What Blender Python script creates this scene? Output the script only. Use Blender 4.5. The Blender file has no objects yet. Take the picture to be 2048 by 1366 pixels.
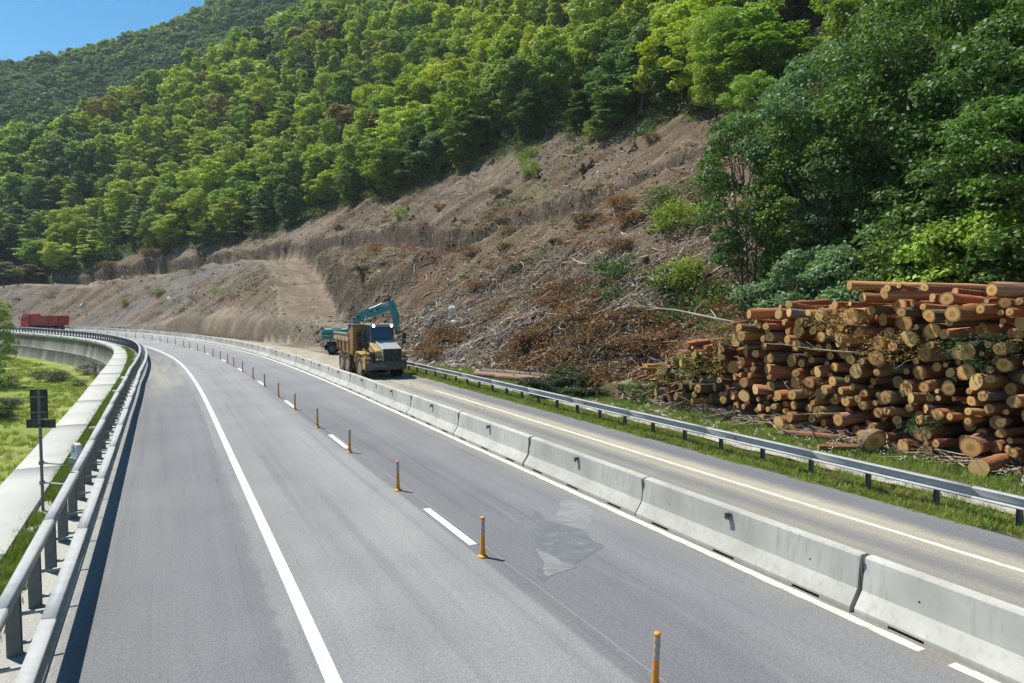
import bpy, bmesh, math, random
import numpy as np
from mathutils import Vector, Matrix, Euler
C=bpy.context.scene
COL=C.collection
rad=math.radians
# ---------------------------------------------------------------- camera, sky, sun, exposure
cam=bpy.data.objects.new('camera',bpy.data.cameras.new('camera'));COL.objects.link(cam)
cam.location=(0,0,4.7);cam.rotation_euler=(rad(90-2.894),0,0)
cam.data.lens=24.0;cam.data.sensor_width=36;cam.data.clip_end=6000;cam.data.clip_start=.1
C.camera=cam
SUN_EL=60;SX,SY=-.88,.47
wd=bpy.data.worlds.new('World');C.world=wd;wd.use_nodes=True
wn=wd.node_tree.nodes;wl=wd.node_tree.links;bg=wn['Background']
sky=wn.new('ShaderNodeTexSky');sky.sky_type='NISHITA';sky.sun_disc=False
sky.sun_elevation=rad(SUN_EL);sky.sun_rotation=math.atan2(SX,SY);sky.altitude=900;sky.air_density=1.0;sky.dust_density=.15;sky.ozone_density=.4
hs=wn.new('ShaderNodeHueSaturation');hs.inputs['Saturation'].default_value=1.42;hs.inputs['Hue'].default_value=.488;hs.inputs['Value'].default_value=1.1;wl.new(sky.outputs[0],hs.inputs['Color']);wl.new(hs.outputs[0],bg.inputs[0]);bg.inputs[1].default_value=.088
sl=bpy.data.lights.new('sun','SUN');sl.energy=5.0;sl.angle=rad(.53);sl.color=(1,.96,.88)
so=bpy.data.objects.new('sun',sl);COL.objects.link(so)
sv=Vector((SX*math.cos(rad(SUN_EL)),SY*math.cos(rad(SUN_EL)),math.sin(rad(SUN_EL))))
so.rotation_euler=sv.to_track_quat('Z','Y').to_euler();so.location=(-40,20,60)
C.view_settings.view_transform='Standard';C.view_settings.look='None';C.view_settings.gamma=1
C.view_settings.exposure=.55;C.view_settings.use_curve_mapping=False
import numpy as np, math
# ---------------------------------------------------------------- road alignment: s metres along, t metres to the right
RS=np.arange(-60,421,1.0)
_kn=np.array([-60,0,25,50,75,100,125,150,175,200,260,420.])
_th=np.radians([19.81,22.5,27.1,26.95,29.02,34.05,39.06,47.67,50.36,61.99,79.74,90.])
def _path():
    th=np.interp(RS,_kn,_th)
    k=np.exp(-.5*(np.arange(-12,13)/5.)**2);k/=k.sum()
    th=np.convolve(np.pad(th,12,'edge'),k,'valid')
    X=np.cumsum(-np.sin(th));Y=np.cumsum(np.cos(th))
    i=80
    return X-X[i]+6.4,Y-Y[i]+7.9,th
RX,RY,RTH=_path()
def W(s,t,z=0.0):
    s=np.asarray(s,float);t=np.asarray(t,float)
    x=np.interp(s,RS,RX);y=np.interp(s,RS,RY);h=np.interp(s,RS,RTH)
    return np.stack(np.broadcast_arrays(x+t*np.cos(h),y+t*np.sin(h),np.asarray(z,float)+0*s+0*t),-1)
def TH(s): return float(np.interp(s,RS,RTH))
def _hash(i,j,k):
    n=(i*73856093)^(j*19349663)^(k*83492791)
    n=(n^(n>>13))*1274126177 & 0x7fffffff
    n=(n^(n>>16))&0xffff
    return n/65535.0
def vnoise(x,y,k=0):
    x=np.asarray(x,float);y=np.asarray(y,float)
    xi=np.floor(x).astype(np.int64);yi=np.floor(y).astype(np.int64)
    fx=x-xi;fy=y-yi;fx=fx*fx*(3-2*fx);fy=fy*fy*(3-2*fy)
    a=_hash(xi,yi,k);b=_hash(xi+1,yi,k);c=_hash(xi,yi+1,k);d=_hash(xi+1,yi+1,k)
    return (a*(1-fx)+b*fx)*(1-fy)+(c*(1-fx)+d*fx)*fy
def fbm(x,y,k=0,o=4):
    r=0;a=.5;n=0
    for q in range(o):
        r=r+a*vnoise(x*2**q+q*17.3,y*2**q-q*9.1,k+q);n+=a;a*=.5
    return r/n
I=np.interp
def toe_of(s): return I(s,[-60,30,50,60,75,90,102,112,420],[17,16,13,11.5,11,11,9,6.8,6.8])
def ss(a,b,x):
    u=np.clip((x-a)/(b-a),0,1);return u*u*(3-2*u)
def terrain(s,t,detail=True,want=False):
    s=np.asarray(s,float);t=np.asarray(t,float)
    toe=toe_of(s);u=t-toe
    up=np.maximum(u,0)
    kk=I(s,[-60,40,60,420],[.62,.66,.72,.72])
    base=kk*up+np.maximum(up-38,0)*I(s,[-60,30,90,150,420],[0,.05,.2,.3,.3])
    tt=I(s,[55,66,72,77,86,94,99,108,133,146],[43,40,38.6,35.5,34.5,32.5,30.8,29.8,30.8,31.5])+1.2*(fbm(s*.12,0*s,5)-.5)*2+.9*(fbm(s*.8,0*s,15,3)-.5)
    hs=I(s,[55,68,90,110,150],[0,1.5,2.3,2.6,3.0])
    dip=np.where(t<tt,hs*np.clip((t-(tt-4))/3.2,0,1),hs*(1-np.clip((t-tt)/.7,0,1)))
    if detail:
        dip=dip*(.75+.5*fbm(s*.3,t*.1,9))
    upper=base-dip-2.2*ss(140,168,s)*ss(4,16,u)-3*ss(210,232,s)*ss(4,16,u)
    zr=I(s,[88,92,100,110,121,130,140,150,160,180,200,212,222,234,250,420],[0,.3,1.5,3.3,6.0,8.3,11.2,13.7,14.6,13.6,11.6,9.4,10.6,10.9,9.2,8])
    hc=I(s,[100,107,150,165],[0,2.2,2.2,0.3])
    zr=zr+(0 if not detail else .5*(fbm(s*.08,0*s,31)-.5))
    te=toe+np.maximum(zr-hc,0)/.70
    w=I(s,[84,93,110,150,300],[0,7,7.8,8,8])
    ti=te+w
    tj=ti+(.8*(fbm(s*.5,0*s,33,4)-.5)*2*ss(100,140,s) if detail else 0)
    cs=I(s,[90,112,132],[1.0,1.6,3.6])
    zo=np.minimum(3.2*up,hc+.70*up)
    zi=zr+np.maximum(t-tj,0)*cs
    z=np.where(t<te,np.minimum(zo,zr),np.maximum(zr,np.minimum(zi,upper)))
    z=np.where(s<82,upper,z)
    # crest of the near hill
    cap=I(s,[-60,120,160,190,210,225,240,255,275,300,340,420],[400,400,280,205,178,148,122,98,76,61,46,36])
    q=cap*.8
    z=np.where(z>q,q+(cap-q)*(1-np.exp(-(z-q)/(cap-q))),z)
    over=np.maximum(base-cap*1.1,0)
    z=z-over*.5*ss(100,160,s)
    if detail:
        am=ss(.3,3,u)
        onbench=((t>te)&(t<ti)&(s>84))
        a=np.where(onbench,.1,1.)*am
        g=fbm(s*.45+t*.12,t*.07,2,4)-.5      # rills running down the slope
        z=z+a*(2.3*g+1.7*(fbm(s*.14,t*.14,3,3)-.5)+.5*(fbm(s*1.3,t*.9,4,3)-.5))
        z=z+a*ss(60,120,t)*6*(fbm(s*.03,t*.03,7,3)-.5)
        z=z+(1-am)*.12*(fbm(s*.8,t*.8,6,3)-.5)
    return (z,te,ti) if want else z
# ---------------------------------------------------------------- helpers
rng=np.random.default_rng(11);R=random.Random(5)
FP=1365.0;PP=math.atan(69/1365.)
def proj(x,y,z):
    z=z-4.7;zc=y*math.cos(PP)-z*math.sin(PP);yc=y*math.sin(PP)+z*math.cos(PP)
    zc=max(zc,.1);return 1024+FP*x/zc,683-FP*yc/zc
def ordn(n):
    return str(n)+('th' if 10<=n%100<=20 else {1:'st',2:'nd',3:'rd'}.get(n%10,'th'))
def tag(o,label=None,cat=None,group=None,kind=None):
    if label:o['label']=label
    if cat:o['category']=cat
    if group:o['group']=group
    if kind:o['kind']=kind
    return o
def link(o,parent=None):
    COL.objects.link(o)
    if parent is not None:o.parent=parent
    return o
def empty(name,loc,rz=0,parent=None):
    o=bpy.data.objects.new(name,None);o.empty_display_size=.3;link(o,parent)
    o.location=loc;o.rotation_euler=(0,0,rz);return o
def ob(name,me,parent=None,loc=None,rot=None,scl=None):
    o=bpy.data.objects.new(name,me);link(o,parent)
    if loc is not None:o.location=loc
    if rot is not None:o.rotation_euler=rot
    if scl is not None:o.scale=scl
    return o
def npmesh(name,V,F,mats=(),smooth=False,uv=None,mi=None,col=None):
    V=np.asarray(V,dtype=np.float32).reshape(-1,3);F=np.asarray(F,dtype=np.int32);n=F.shape[1]
    me=bpy.data.meshes.new(name)
    me.vertices.add(len(V));me.vertices.foreach_set('co',V.ravel())
    me.loops.add(F.size);me.loops.foreach_set('vertex_index',F.ravel())
    me.polygons.add(len(F));me.polygons.foreach_set('loop_start',np.arange(0,F.size,n,dtype=np.int32))
    try: me.polygons.foreach_set('loop_total',np.full(len(F),n,dtype=np.int32))
    except Exception: pass
    if smooth:me.polygons.foreach_set('use_smooth',np.ones(len(F),dtype=bool))
    if mi is not None:me.polygons.foreach_set('material_index',np.asarray(mi,dtype=np.int32))
    if uv is not None:
        l=me.uv_layers.new(name='UVMap');l.data.foreach_set('uv',np.asarray(uv,dtype=np.float32)[F.ravel()].ravel())
    if col is not None:
        a=me.color_attributes.new('col','FLOAT_COLOR','POINT')
        a.data.foreach_set('color',np.c_[col,np.ones(len(V))].astype(np.float32).ravel())
    for m in mats:me.materials.append(m)
    me.update();me.validate();return me
def gridmesh(name,P,mats,uv=None,col=None,smooth=True):
    n,m=P.shape[:2];i=np.arange(n*m).reshape(n,m)
    F=np.stack([i[:-1,:-1],i[:-1,1:],i[1:,1:],i[1:,:-1]],-1).reshape(-1,4)
    return npmesh(name,P.reshape(-1,3),F,mats,smooth,None if uv is None else uv.reshape(-1,2),None,None if col is None else col.reshape(-1,3))
class MB:
    def __init__(s):s.v=[];s.f=[];s.m=[]
    def add(s,vs,fs,mi=0,M=None):
        o=len(s.v)
        for v in vs:
            v=Vector(v);s.v.append(tuple(M@v) if M else tuple(v))
        for f in fs:s.f.append([i+o for i in f]);s.m.append(mi)
        return s
    def box(s,c,d,mi=0,M=None,rz=0,rx=0,ry=0):
        x,y,z=[q/2 for q in d]
        T=Matrix.Translation(c)@Euler((rx,ry,rz)).to_matrix().to_4x4()
        if M:T=M@T
        v=[(a*x,b*y,e*z) for e in(-1,1) for b in(-1,1) for a in(-1,1)]
        return s.add(v,[(0,2,3,1),(4,5,7,6),(0,1,5,4),(2,6,7,3),(0,4,6,2),(1,3,7,5)],mi,T)
    def prism(s,poly,a,b,ax='x',mi=0,M=None):
        # poly in the plane across ax; x: (y,z)  y: (x,z)  z: (x,y)
        def p(q,t):
            return (t,q[0],q[1]) if ax=='x' else ((q[0],t,q[1]) if ax=='y' else (q[0],q[1],t))
        n=len(poly);v=[p(q,a) for q in poly]+[p(q,b) for q in poly]
        f=[list(range(n))[::-1],list(range(n,2*n))]+[[i,(i+1)%n,n+(i+1)%n,n+i] for i in range(n)]
        return s.add(v,f,mi,M)
    def lathe(s,prof,n=16,ax='z',c=(0,0,0),mi=0,M=None,cap=True):
        v=[];f=[]
        for r,h in prof:
            for k in range(n):
                a=2*math.pi*k/n;x,y=r*math.cos(a),r*math.sin(a)
                q=(x,y,h) if ax=='z' else ((h,x,y) if ax=='x' else (y,h,x))
                v.append((q[0]+c[0],q[1]+c[1],q[2]+c[2]))
        for j in range(len(prof)-1):
            for k in range(n):f.append([j*n+k,j*n+(k+1)%n,(j+1)*n+(k+1)%n,(j+1)*n+k])
        if cap:f.append(list(range(n))[::-1]);f.append([(len(prof)-1)*n+k for k in range(n)])
        return s.add(v,f,mi,M)
    def tube(s,pts,rs,n=6,mi=0,cap=True):
        pts=[Vector(p) for p in pts]
        if not hasattr(rs,'__len__'):rs=[rs]*len(pts)
        o=[]
        up=None
        for i,p in enumerate(pts):
            d=(pts[min(i+1,len(pts)-1)]-pts[max(i-1,0)]).normalized()
            if up is None:
                up=Vector((0,0,1)) if abs(d.z)<.9 else Vector((1,0,0))
            a=d.cross(up).normalized();b=a.cross(d).normalized();up=b
            o+= [p+(a*math.cos(2*math.pi*k/n)+b*math.sin(2*math.pi*k/n))*rs[i] for k in range(n)]
        f=[[j*n+k,j*n+(k+1)%n,(j+1)*n+(k+1)%n,(j+1)*n+k] for j in range(len(pts)-1) for k in range(n)]
        if cap:f.append(list(range(n))[::-1]);f.append([(len(pts)-1)*n+k for k in range(n)])
        return s.add(o,f,mi)
    def mesh(s,name,mats,smooth=False):
        me=bpy.data.meshes.new(name);me.from_pydata(s.v,[],s.f)
        for m in (mats if isinstance(mats,(list,tuple)) else [mats]):me.materials.append(m)
        for p,i in zip(me.polygons,s.m):
            p.material_index=i;p.use_smooth=smooth
        bm=bmesh.new();bm.from_mesh(me);bmesh.ops.recalc_face_normals(bm,faces=bm.faces);bm.to_mesh(me);bm.free()
        me.update();return me
    def build(s,name,mats,parent=None,bevel=0,smooth=False,**k):
        o=ob(name,s.mesh(name,mats,smooth),parent,**k)
        if bevel:
            b=o.modifiers.new('bevel','BEVEL');b.width=bevel;b.segments=2;b.limit_method='ANGLE'
        return o
# ---------------------------------------------------------------- materials
class NT:
    def __init__(s,name,rough=.8,spec=.3,metal=0):
        s.m=bpy.data.materials.new(name);s.m.use_nodes=True;s.n=s.m.node_tree.nodes;s.l=s.m.node_tree.links
        s.b=s.n['Principled BSDF'];s.b.inputs['Roughness'].default_value=rough
        s.b.inputs['Specular IOR Level'].default_value=spec;s.b.inputs['Metallic'].default_value=metal
        s._tc=None
    def set(s,inp,v):
        if hasattr(v,'is_output'):s.l.new(v,inp)
        else:
            if isinstance(v,(tuple,list)) and len(v)==3 and inp.type=='RGBA':v=(*v,1)
            inp.default_value=v
    def node(s,t,**k):
        n=s.n.new(t)
        for a,b in k.items():setattr(n,a,b)
        return n
    def co(s,w='Object'):
        if s._tc is None:s._tc=s.node('ShaderNodeTexCoord')
        return s._tc.outputs[w]
    def noise(s,scale,detail=4,rough=.55,vec=None,dist=0,out='Fac'):
        n=s.node('ShaderNodeTexNoise');s.set(n.inputs['Vector'],vec if vec is not None else s.co())
        n.inputs['Scale'].default_value=scale;n.inputs['Detail'].default_value=detail;n.inputs['Roughness'].default_value=rough
        n.inputs['Distortion'].default_value=dist;return n.outputs[out]
    def voro(s,scale,vec=None,feat='F1',out='Distance'):
        n=s.node('ShaderNodeTexVoronoi',feature=feat);s.set(n.inputs['Vector'],vec if vec is not None else s.co())
        n.inputs['Scale'].default_value=scale;return n.outputs[out]
    def mapping(s,vec,scale=(1,1,1),rot=(0,0,0)):
        n=s.node('ShaderNodeMapping');s.set(n.inputs['Vector'],vec);n.inputs['Scale'].default_value=scale;n.inputs['Rotation'].default_value=rot
        return n.outputs[0]
    def math(s,op,a,b=0,c=None,clamp=False):
        n=s.node('ShaderNodeMath',operation=op,use_clamp=clamp);s.set(n.inputs[0],a);s.set(n.inputs[1],b)
        if c is not None:s.set(n.inputs[2],c)
        return n.outputs[0]
    def ramp(s,fac,stops,interp='LINEAR'):
        n=s.node('ShaderNodeValToRGB');s.set(n.inputs[0],fac);e=n.color_ramp.elements;n.color_ramp.interpolation=interp
        while len(e)<len(stops):e.new(.5)
        for q,(p,c) in zip(e,stops):
            q.position=p
            if not isinstance(c,(tuple,list)):c=(c,c,c)
            q.color=(*c,1) if len(c)==3 else c
        return n.outputs[0]
    def mix(s,fac,a,b,bt='MIX'):
        n=s.node('ShaderNodeMix',data_type='RGBA',blend_type=bt);s.set(n.inputs[0],fac);s.set(n.inputs[6],a);s.set(n.inputs[7],b);return n.outputs[2]
    def rng(s,v,a,b,c=0,d=1):
        n=s.node('ShaderNodeMapRange');s.set(n.inputs[0],v)
        for i,q in enumerate((a,b,c,d)):n.inputs[i+1].default_value=q
        return n.outputs[0]
    def bump(s,h,strength=.5,dist=.02):
        n=s.node('ShaderNodeBump');s.set(n.inputs['Height'],h);n.inputs['Strength'].default_value=strength;n.inputs['Distance'].default_value=dist
        s.l.new(n.outputs[0],s.b.inputs['Normal'])
    def col(s,c):s.set(s.b.inputs['Base Color'],c);return s
def simple(name,c,rough=.6,spec=.3,metal=0,var=.25,vs=3.0,dirt=None,dscale=2,dth=.55,bump=0,bs=40):
    t=NT(name,rough,spec,metal)
    f=t.rng(t.noise(vs,5),.3,.7,1-var,1+var)
    col=t.mix(1,c,f,'MULTIPLY')
    if dirt:
        k=t.rng(t.noise(dscale,6,.65),dth-.08,dth+.1,0,1);col=t.mix(k,col,dirt)
    t.col(col)
    if bump:t.bump(t.noise(bs,4),bump,.01)
    return t.m
M={}
M['white_paint']=simple('white_paint',(.68,.68,.65),.6,var=.16,vs=5,dirt=(.36,.36,.34),dscale=12,dth=.6)
M['dusty_paint']=simple('dusty_paint',(.62,.59,.5),.7,var=.15,vs=5,dirt=(.36,.33,.27),dscale=7,dth=.6)
M['galv']=simple('galvanised_steel',(.36,.365,.365),.6,.3,0.0,var=.12,vs=4,dirt=(.4,.4,.38),dscale=6,dth=.6)
M['post_steel']=simple('post_steel',(.15,.16,.165),.55,.4,.2,var=.18,vs=5,dirt=(.16,.14,.12),dscale=8,dth=.6)
M['dark_plastic']=simple('dark_plastic',(.02,.022,.024),.5,.4,var=.3,dirt=(.09,.08,.065),dscale=5,dth=.55)
M['tyre']=simple('tyre_rubber',(.035,.033,.03),.85,.2,var=.3,vs=6,dirt=(.22,.185,.14),dscale=5,dth=.5)
M['tyre_dark']=simple('dark_tyre_rubber',(.022,.022,.022),.85,.2,var=.3,vs=6,dirt=(.1,.085,.07),dscale=6,dth=.6)
M['orange']=simple('orange_plastic',(.72,.27,.035),.5,.4,var=.1,vs=12,dirt=(.36,.16,.05),dscale=20,dth=.62)
M['reflector']=simple('grey_reflector_band',(.36,.39,.43),.35,.5,.1,var=.1,vs=20)
M['yellow']=simple('dusty_yellow_paint',(.6,.34,.045),.55,.3,var=.2,vs=2,dirt=(.3,.22,.12),dscale=3,dth=.46)
M['body_rust']=simple('ochre_dumper_body',(.32,.17,.045),.65,.3,var=.25,vs=2,dirt=(.2,.13,.07),dscale=2.5,dth=.52)
M['body_pale']=simple('worn_pale_body_side',(.5,.36,.24),.7,.2,var=.2,vs=2,dirt=(.28,.22,.16),dscale=4,dth=.5)
M['machine_grey']=simple('machine_grey',(.075,.08,.085),.55,.35,var=.2,vs=3,dirt=(.2,.18,.14),dscale=3,dth=.58)
M['hood_grey']=simple('pale_grey_hood',(.3,.33,.36),.45,.4,var=.12,vs=3,dirt=(.36,.33,.27),dscale=3,dth=.55)
M['teal']=simple('teal_paint',(.012,.24,.26),.4,.45,var=.15,vs=2,dirt=(.09,.16,.14),dscale=3,dth=.6)
M['teal_pale']=simple('dusty_teal_top',(.17,.42,.40),.55,.35,var=.15,vs=2,dirt=(.3,.33,.27),dscale=3,dth=.5)
M['red']=simple('red_paint',(.42,.015,.02),.4,.5,var=.12,vs=2,dirt=(.2,.06,.04),dscale=2.5,dth=.55)
M['red_bright']=simple('bright_red_paint',(.6,.02,.02),.4,.5,var=.1,vs=2)
M['red_white']=simple('white_plastic',(.7,.68,.64),.5,.4)
M['rim_dusty']=simple('dusty_rim',(.3,.24,.15),.8,var=.3,vs=4)
M['chrome']=simple('steel_rod',(.6,.6,.6),.25,.5,.9,var=.05)
M['glass']=simple('dark_cab_glass',(.02,.045,.08),.08,.8,var=.3,vs=1.5)
M['letter_white']=simple('white_lettering',(.75,.76,.76),.5,var=.02)
M['blue_ink']=simple('blue_lettering',(.02,.05,.2),.6,var=.02)
M['milestone']=simple('white_milestone',(.7,.7,.67),.7,var=.06,vs=8)
M['stone_grey']=simple('grey_base_concrete',(.4,.395,.375),.85,var=.15,vs=4)
t=NT('work_light_lens',.2);t.col((.9,.9,.85));t.b.inputs['Emission Color'].default_value=(1,.98,.9,1);t.b.inputs['Emission Strength'].default_value=4;M['lamp']=t.m
t=NT('beacon_orange',.3);t.col((.8,.12,.02));M['beacon']=t.m
# concrete of the barrier blocks
t=NT('barrier_concrete',.88,.2)
o_=t.node('ShaderNodeObjectInfo')
geo=t.node('ShaderNodeSeparateXYZ');t.l.new(t.co('Object'),geo.inputs[0])
st_=t.noise(1,5,.6,t.mapping(t.co('Object'),(9,9,1.0)))
c=t.mix(t.rng(t.noise(.9,4),.35,.65),(.37,.355,.315),(.48,.465,.42))
c=t.mix(t.rng(st_,.5,.68,0,.6),c,(.31,.295,.255))
c=t.mix(t.rng(t.noise(3.2,6,.7),.6,.74,0,.6),c,(.34,.335,.31))
c=t.mix(t.rng(t.math('ADD',geo.outputs[2],t.math('MULTIPLY',t.noise(3,4),.16)),.17,.04,0,.75),c,(.31,.29,.24))
c=t.mix(1,c,t.rng(o_.outputs['Random'],0,1,.9,1.06),'MULTIPLY')
sp=t.voro(26);c=t.mix(t.rng(sp,.09,.05,0,.6),c,(.25,.24,.22))
t.col(c);t.bump(t.math('ADD',t.noise(60,3),t.math('MULTIPLY',t.noise(6,3),.6)),.25,.006);M['barrier']=t.m
# walkway slab
t=NT('slab_concrete',.9,.2)
c=t.mix(t.rng(t.noise(.35,5),.3,.7),(.38,.38,.345),(.47,.465,.425));c=t.mix(t.rng(t.noise(2.5,6,.7),.55,.75,0,.5),c,(.33,.32,.28))
t.col(c);t.bump(t.noise(30,4),.2,.01);M['slab']=t.m
# retaining wall panels
t=NT('wall_concrete',.92,.15)
o_=t.node('ShaderNodeObjectInfo')
v=t.mapping(t.co('Object'),(7,7,.7))
c=t.mix(t.rng(t.noise(1,5,.6,v),.35,.65),(.27,.25,.21),(.47,.44,.38))
c=t.mix(t.rng(t.noise(1.1,5,.6),.5,.7,0,.6),c,(.27,.22,.15))
c=t.mix(1,c,t.rng(o_.outputs['Random'],0,1,.6,1.2),'MULTIPLY')
t.col(c);t.bump(t.math('ADD',t.noise(1,3,.5,t.mapping(t.co('Object'),(14,14,1))),t.noise(9,4)),.6,.03);M['wall']=t.m
# galvanised strip, gutter
t=NT('gutter_concrete',.95,.1);c=t.mix(t.rng(t.noise(1.3,6,.7),.42,.62),(.44,.42,.37),(.27,.24,.18));t.col(c);t.bump(t.noise(15,4),.4,.02);M['gutter']=t.m
# road
t=NT('asphalt',.82,.28)
uvn=t.node('ShaderNodeUVMap');uv=t.node('ShaderNodeSeparateXYZ');t.l.new(uvn.outputs[0],uv.inputs[0]);T_,S_=uv.outputs[0],uv.outputs[1]
uvw=t.mapping(uvn.outputs[0],(1,.10,1))
wob=t.math('MULTIPLY',t.math('SUBTRACT',t.noise(2.2,5,.65,uvn.outputs[0]),.5),.34)
wob=t.math('ADD',wob,t.math('MULTIPLY',t.math('SUBTRACT',t.noise(11,5,.75,uvn.outputs[0]),.5),.3))
tw=t.math('ADD',T_,wob)
def P(x):return (x+14)/22
fac=t.math('DIVIDE',t.math('ADD',tw,14),22)
fac0=t.math('DIVIDE',t.math('ADD',t.math('ADD',T_,t.math('MULTIPLY',wob,.12)),14),22)
sand=(.33,.315,.27)
left=t.ramp(fac,[(P(-12.3),sand),(P(-11.0),(.36,.35,.31)),(P(-10.7),(.23,.225,.215)),(P(-10.3),(.152,.151,.156)),(P(-8.3),(.163,.162,.17)),(P(-8.0),(.155,.155,.16)),(P(-7.9),(.21,.211,.208)),
  (P(-7.0),(.225,.227,.222)),(P(-6.4),(.192,.194,.196)),(P(-5.9),(.208,.21,.21)),(P(-5.0),(.232,.234,.229)),(P(-4.45),(.212,.213,.212))])
mid=t.ramp(fac0,[(P(-4.45),(.212,.213,.212)),(P(-4.16),(.205,.205,.205)),(P(-4.12),(.142,.142,.148)),(P(-3.1),(.148,.148,.155)),(P(-2.5),(.152,.152,.158)),(P(-1.7),(.19,.19,.192)),(P(-1.1),(.176,.176,.18)),(P(-.4),(.195,.19,.18)),(P(-.08),(.2,.18,.15)),(P(.05),(.23,.21,.17))])
dust=(.37,.335,.26)
right=t.ramp(fac,[(P(.5),dust),(P(1.2),(.33,.305,.25)),(P(1.45),(.175,.17,.165)),(P(2.2),(.16,.158,.158)),(P(2.5),(.24,.23,.2)),(P(2.85),(.25,.238,.2)),(P(3.1),(.185,.18,.172)),(P(3.5),(.2,.193,.178)),(P(3.8),(.31,.285,.225)),(P(4.6),(.34,.31,.24)),(P(4.95),(.2,.19,.17)),(P(5.15),(.155,.152,.16)),(P(6.0),(.165,.163,.17))])
is_mid=t.math('GREATER_THAN',T_,-4.45);is_r=t.math('GREATER_THAN',T_,.3)
c=t.mix(is_mid,left,mid);c=t.mix(is_r,c,right)
# dust and mud on the far works side, pale grazing sheen painted into the lanes further on
far=t.math('MULTIPLY',t.rng(t.math('ADD',S_,t.math('MULTIPLY',t.noise(.25,3,.5,uvn.outputs[0]),14)),56,74,0,.85),is_r)
c=t.mix(far,c,t.mix(t.rng(t.noise(.55,5,.6,uvn.outputs[0]),.4,.62),(.4,.36,.28),(.27,.225,.165)))
farl=t.math('MULTIPLY',t.rng(S_,40,95,0,.55),t.math('SUBTRACT',1,is_r))
farl=t.math('MULTIPLY',farl,t.math('GREATER_THAN',T_,-7.9))
c=t.mix(farl,c,(.275,.277,.277))
dl=t.math('MULTIPLY',t.rng(S_,52,66,0,1),t.math('MULTIPLY',t.math('LESS_THAN',T_,-7.9),t.rng(S_,98,80,0,1)))
c=t.mix(t.math('MULTIPLY',dl,t.rng(t.noise(.9,5,.65,uvw),.38,.6,0,.7)),c,(.3,.285,.23))
c=t.mix(t.rng(t.noise(.5,5,.62,uvw),.3,.72,0,1),t.mix(1,c,(.87,.87,.88),'MULTIPLY'),t.mix(1,c,(1.12,1.12,1.1),'MULTIPLY'))
c=t.mix(t.rng(t.noise(.33,4,.6,uvn.outputs[0]),.35,.65,0,1),t.mix(1,c,(.93,.93,.95),'MULTIPLY'),t.mix(1,c,(1.06,1.06,1.04),'MULTIPLY'))
agg=t.noise(42,3,.75,uvn.outputs[0]);c=t.mix(1,c,t.rng(agg,.3,.7,.55,1.45),'MULTIPLY')
agg2=t.noise(14,3,.7,uvn.outputs[0]);c=t.mix(1,c,t.rng(agg2,.3,.7,.88,1.12),'MULTIPLY')
# thin pale scratches and a long joint, pale meandering resin line in the middle lane
ml=t.math('ABSOLUTE',t.math('ADD',T_,t.math('ADD',2.45,t.math('MULTIPLY',t.math('SUBTRACT',t.noise(.13,2,.5,uvw if False else uvn.outputs[0]),.5),1.5))))
c=t.mix(t.math('MULTIPLY',t.math('MULTIPLY',t.rng(ml,.09,.0,0,.32),t.rng(t.noise(.45,4,.7,uvn.outputs[0]),.38,.62)),is_mid),c,(.25,.25,.245))
sc=t.math('ABSOLUTE',t.math('ADD',T_,t.math('ADD',3.82,t.math('MULTIPLY',wob,.1))))
c=t.mix(t.rng(sc,.012,.004,0,.55),c,(.34,.34,.33))
if False:cr=0;c=t.mix(t.math('MULTIPLY',t.rng(cr,.006,.001,0,.35),t.rng(t.noise(.2,2,.5,uvn.outputs[0]),.52,.6)),c,(.06,.06,.062))
tyre=t.noise(1,4,.6,t.mapping(uvn.outputs[0],(3.2,.045,1)));c=t.mix(t.rng(tyre,.54,.66,0,.55),c,t.mix(1,c,(.74,.74,.76),'MULTIPLY'));c=t.mix(t.rng(tyre,.42,.32,0,.4),c,t.mix(1,c,(1.16,1.16,1.14),'MULTIPLY'))
stain=t.noise(.8,5,.7,t.mapping(uvn.outputs[0],(1,.5,1)));c=t.mix(t.rng(stain,.64,.72,0,.3),c,(.09,.088,.085))
spots=t.voro(1.7,uvn.outputs[0]);c=t.mix(t.rng(spots,.045,.02,0,.5),c,(.06,.058,.055))
t.col(c);t.bump(t.math('ADD',agg,t.noise(160,2,.5,uvn.outputs[0])),.35,.004);M['asphalt']=t.m
# terrain: colour attribute times fine grain
t=NT('hillside_soil',.95,.12)
a=t.node('ShaderNodeVertexColor',layer_name='col')
uvn=t.node('ShaderNodeUVMap')
st2=t.mapping(uvn.outputs[0],(1.6,.35,1))
n1=t.noise(1,6,.65,st2);n2=t.noise(4.5,5,.7,uvn.outputs[0]);n3=t.noise(.5,5,.6,uvn.outputs[0])
c=t.mix(1,a.outputs[0],t.rng(n1,.3,.7,.72,1.28),'MULTIPLY');c=t.mix(1,c,t.rng(n2,.3,.7,.66,1.34),'MULTIPLY')
c=t.mix(t.rng(n3,.45,.7,0,.45),c,t.mix(1,c,(.72,.64,.58),'MULTIPLY'))
vc=t.voro(5,uvn.outputs[0],out='Color');vd=t.voro(5,uvn.outputs[0])
sx=t.node('ShaderNodeSeparateColor');t.l.new(vc,sx.inputs[0])
c=t.mix(t.math('MULTIPLY',t.rng(sx.outputs[0],.8,.86,0,.7),t.rng(vd,.35,.25)),c,(.4,.38,.34))
t.col(c);t.bump(t.math('ADD',t.math('ADD',t.math('MULTIPLY',n2,1.4),t.math('MULTIPLY',vd,-.8)),t.noise(17,4,.7,uvn.outputs[0])),1.0,.12);M['soil']=t.m
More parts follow.
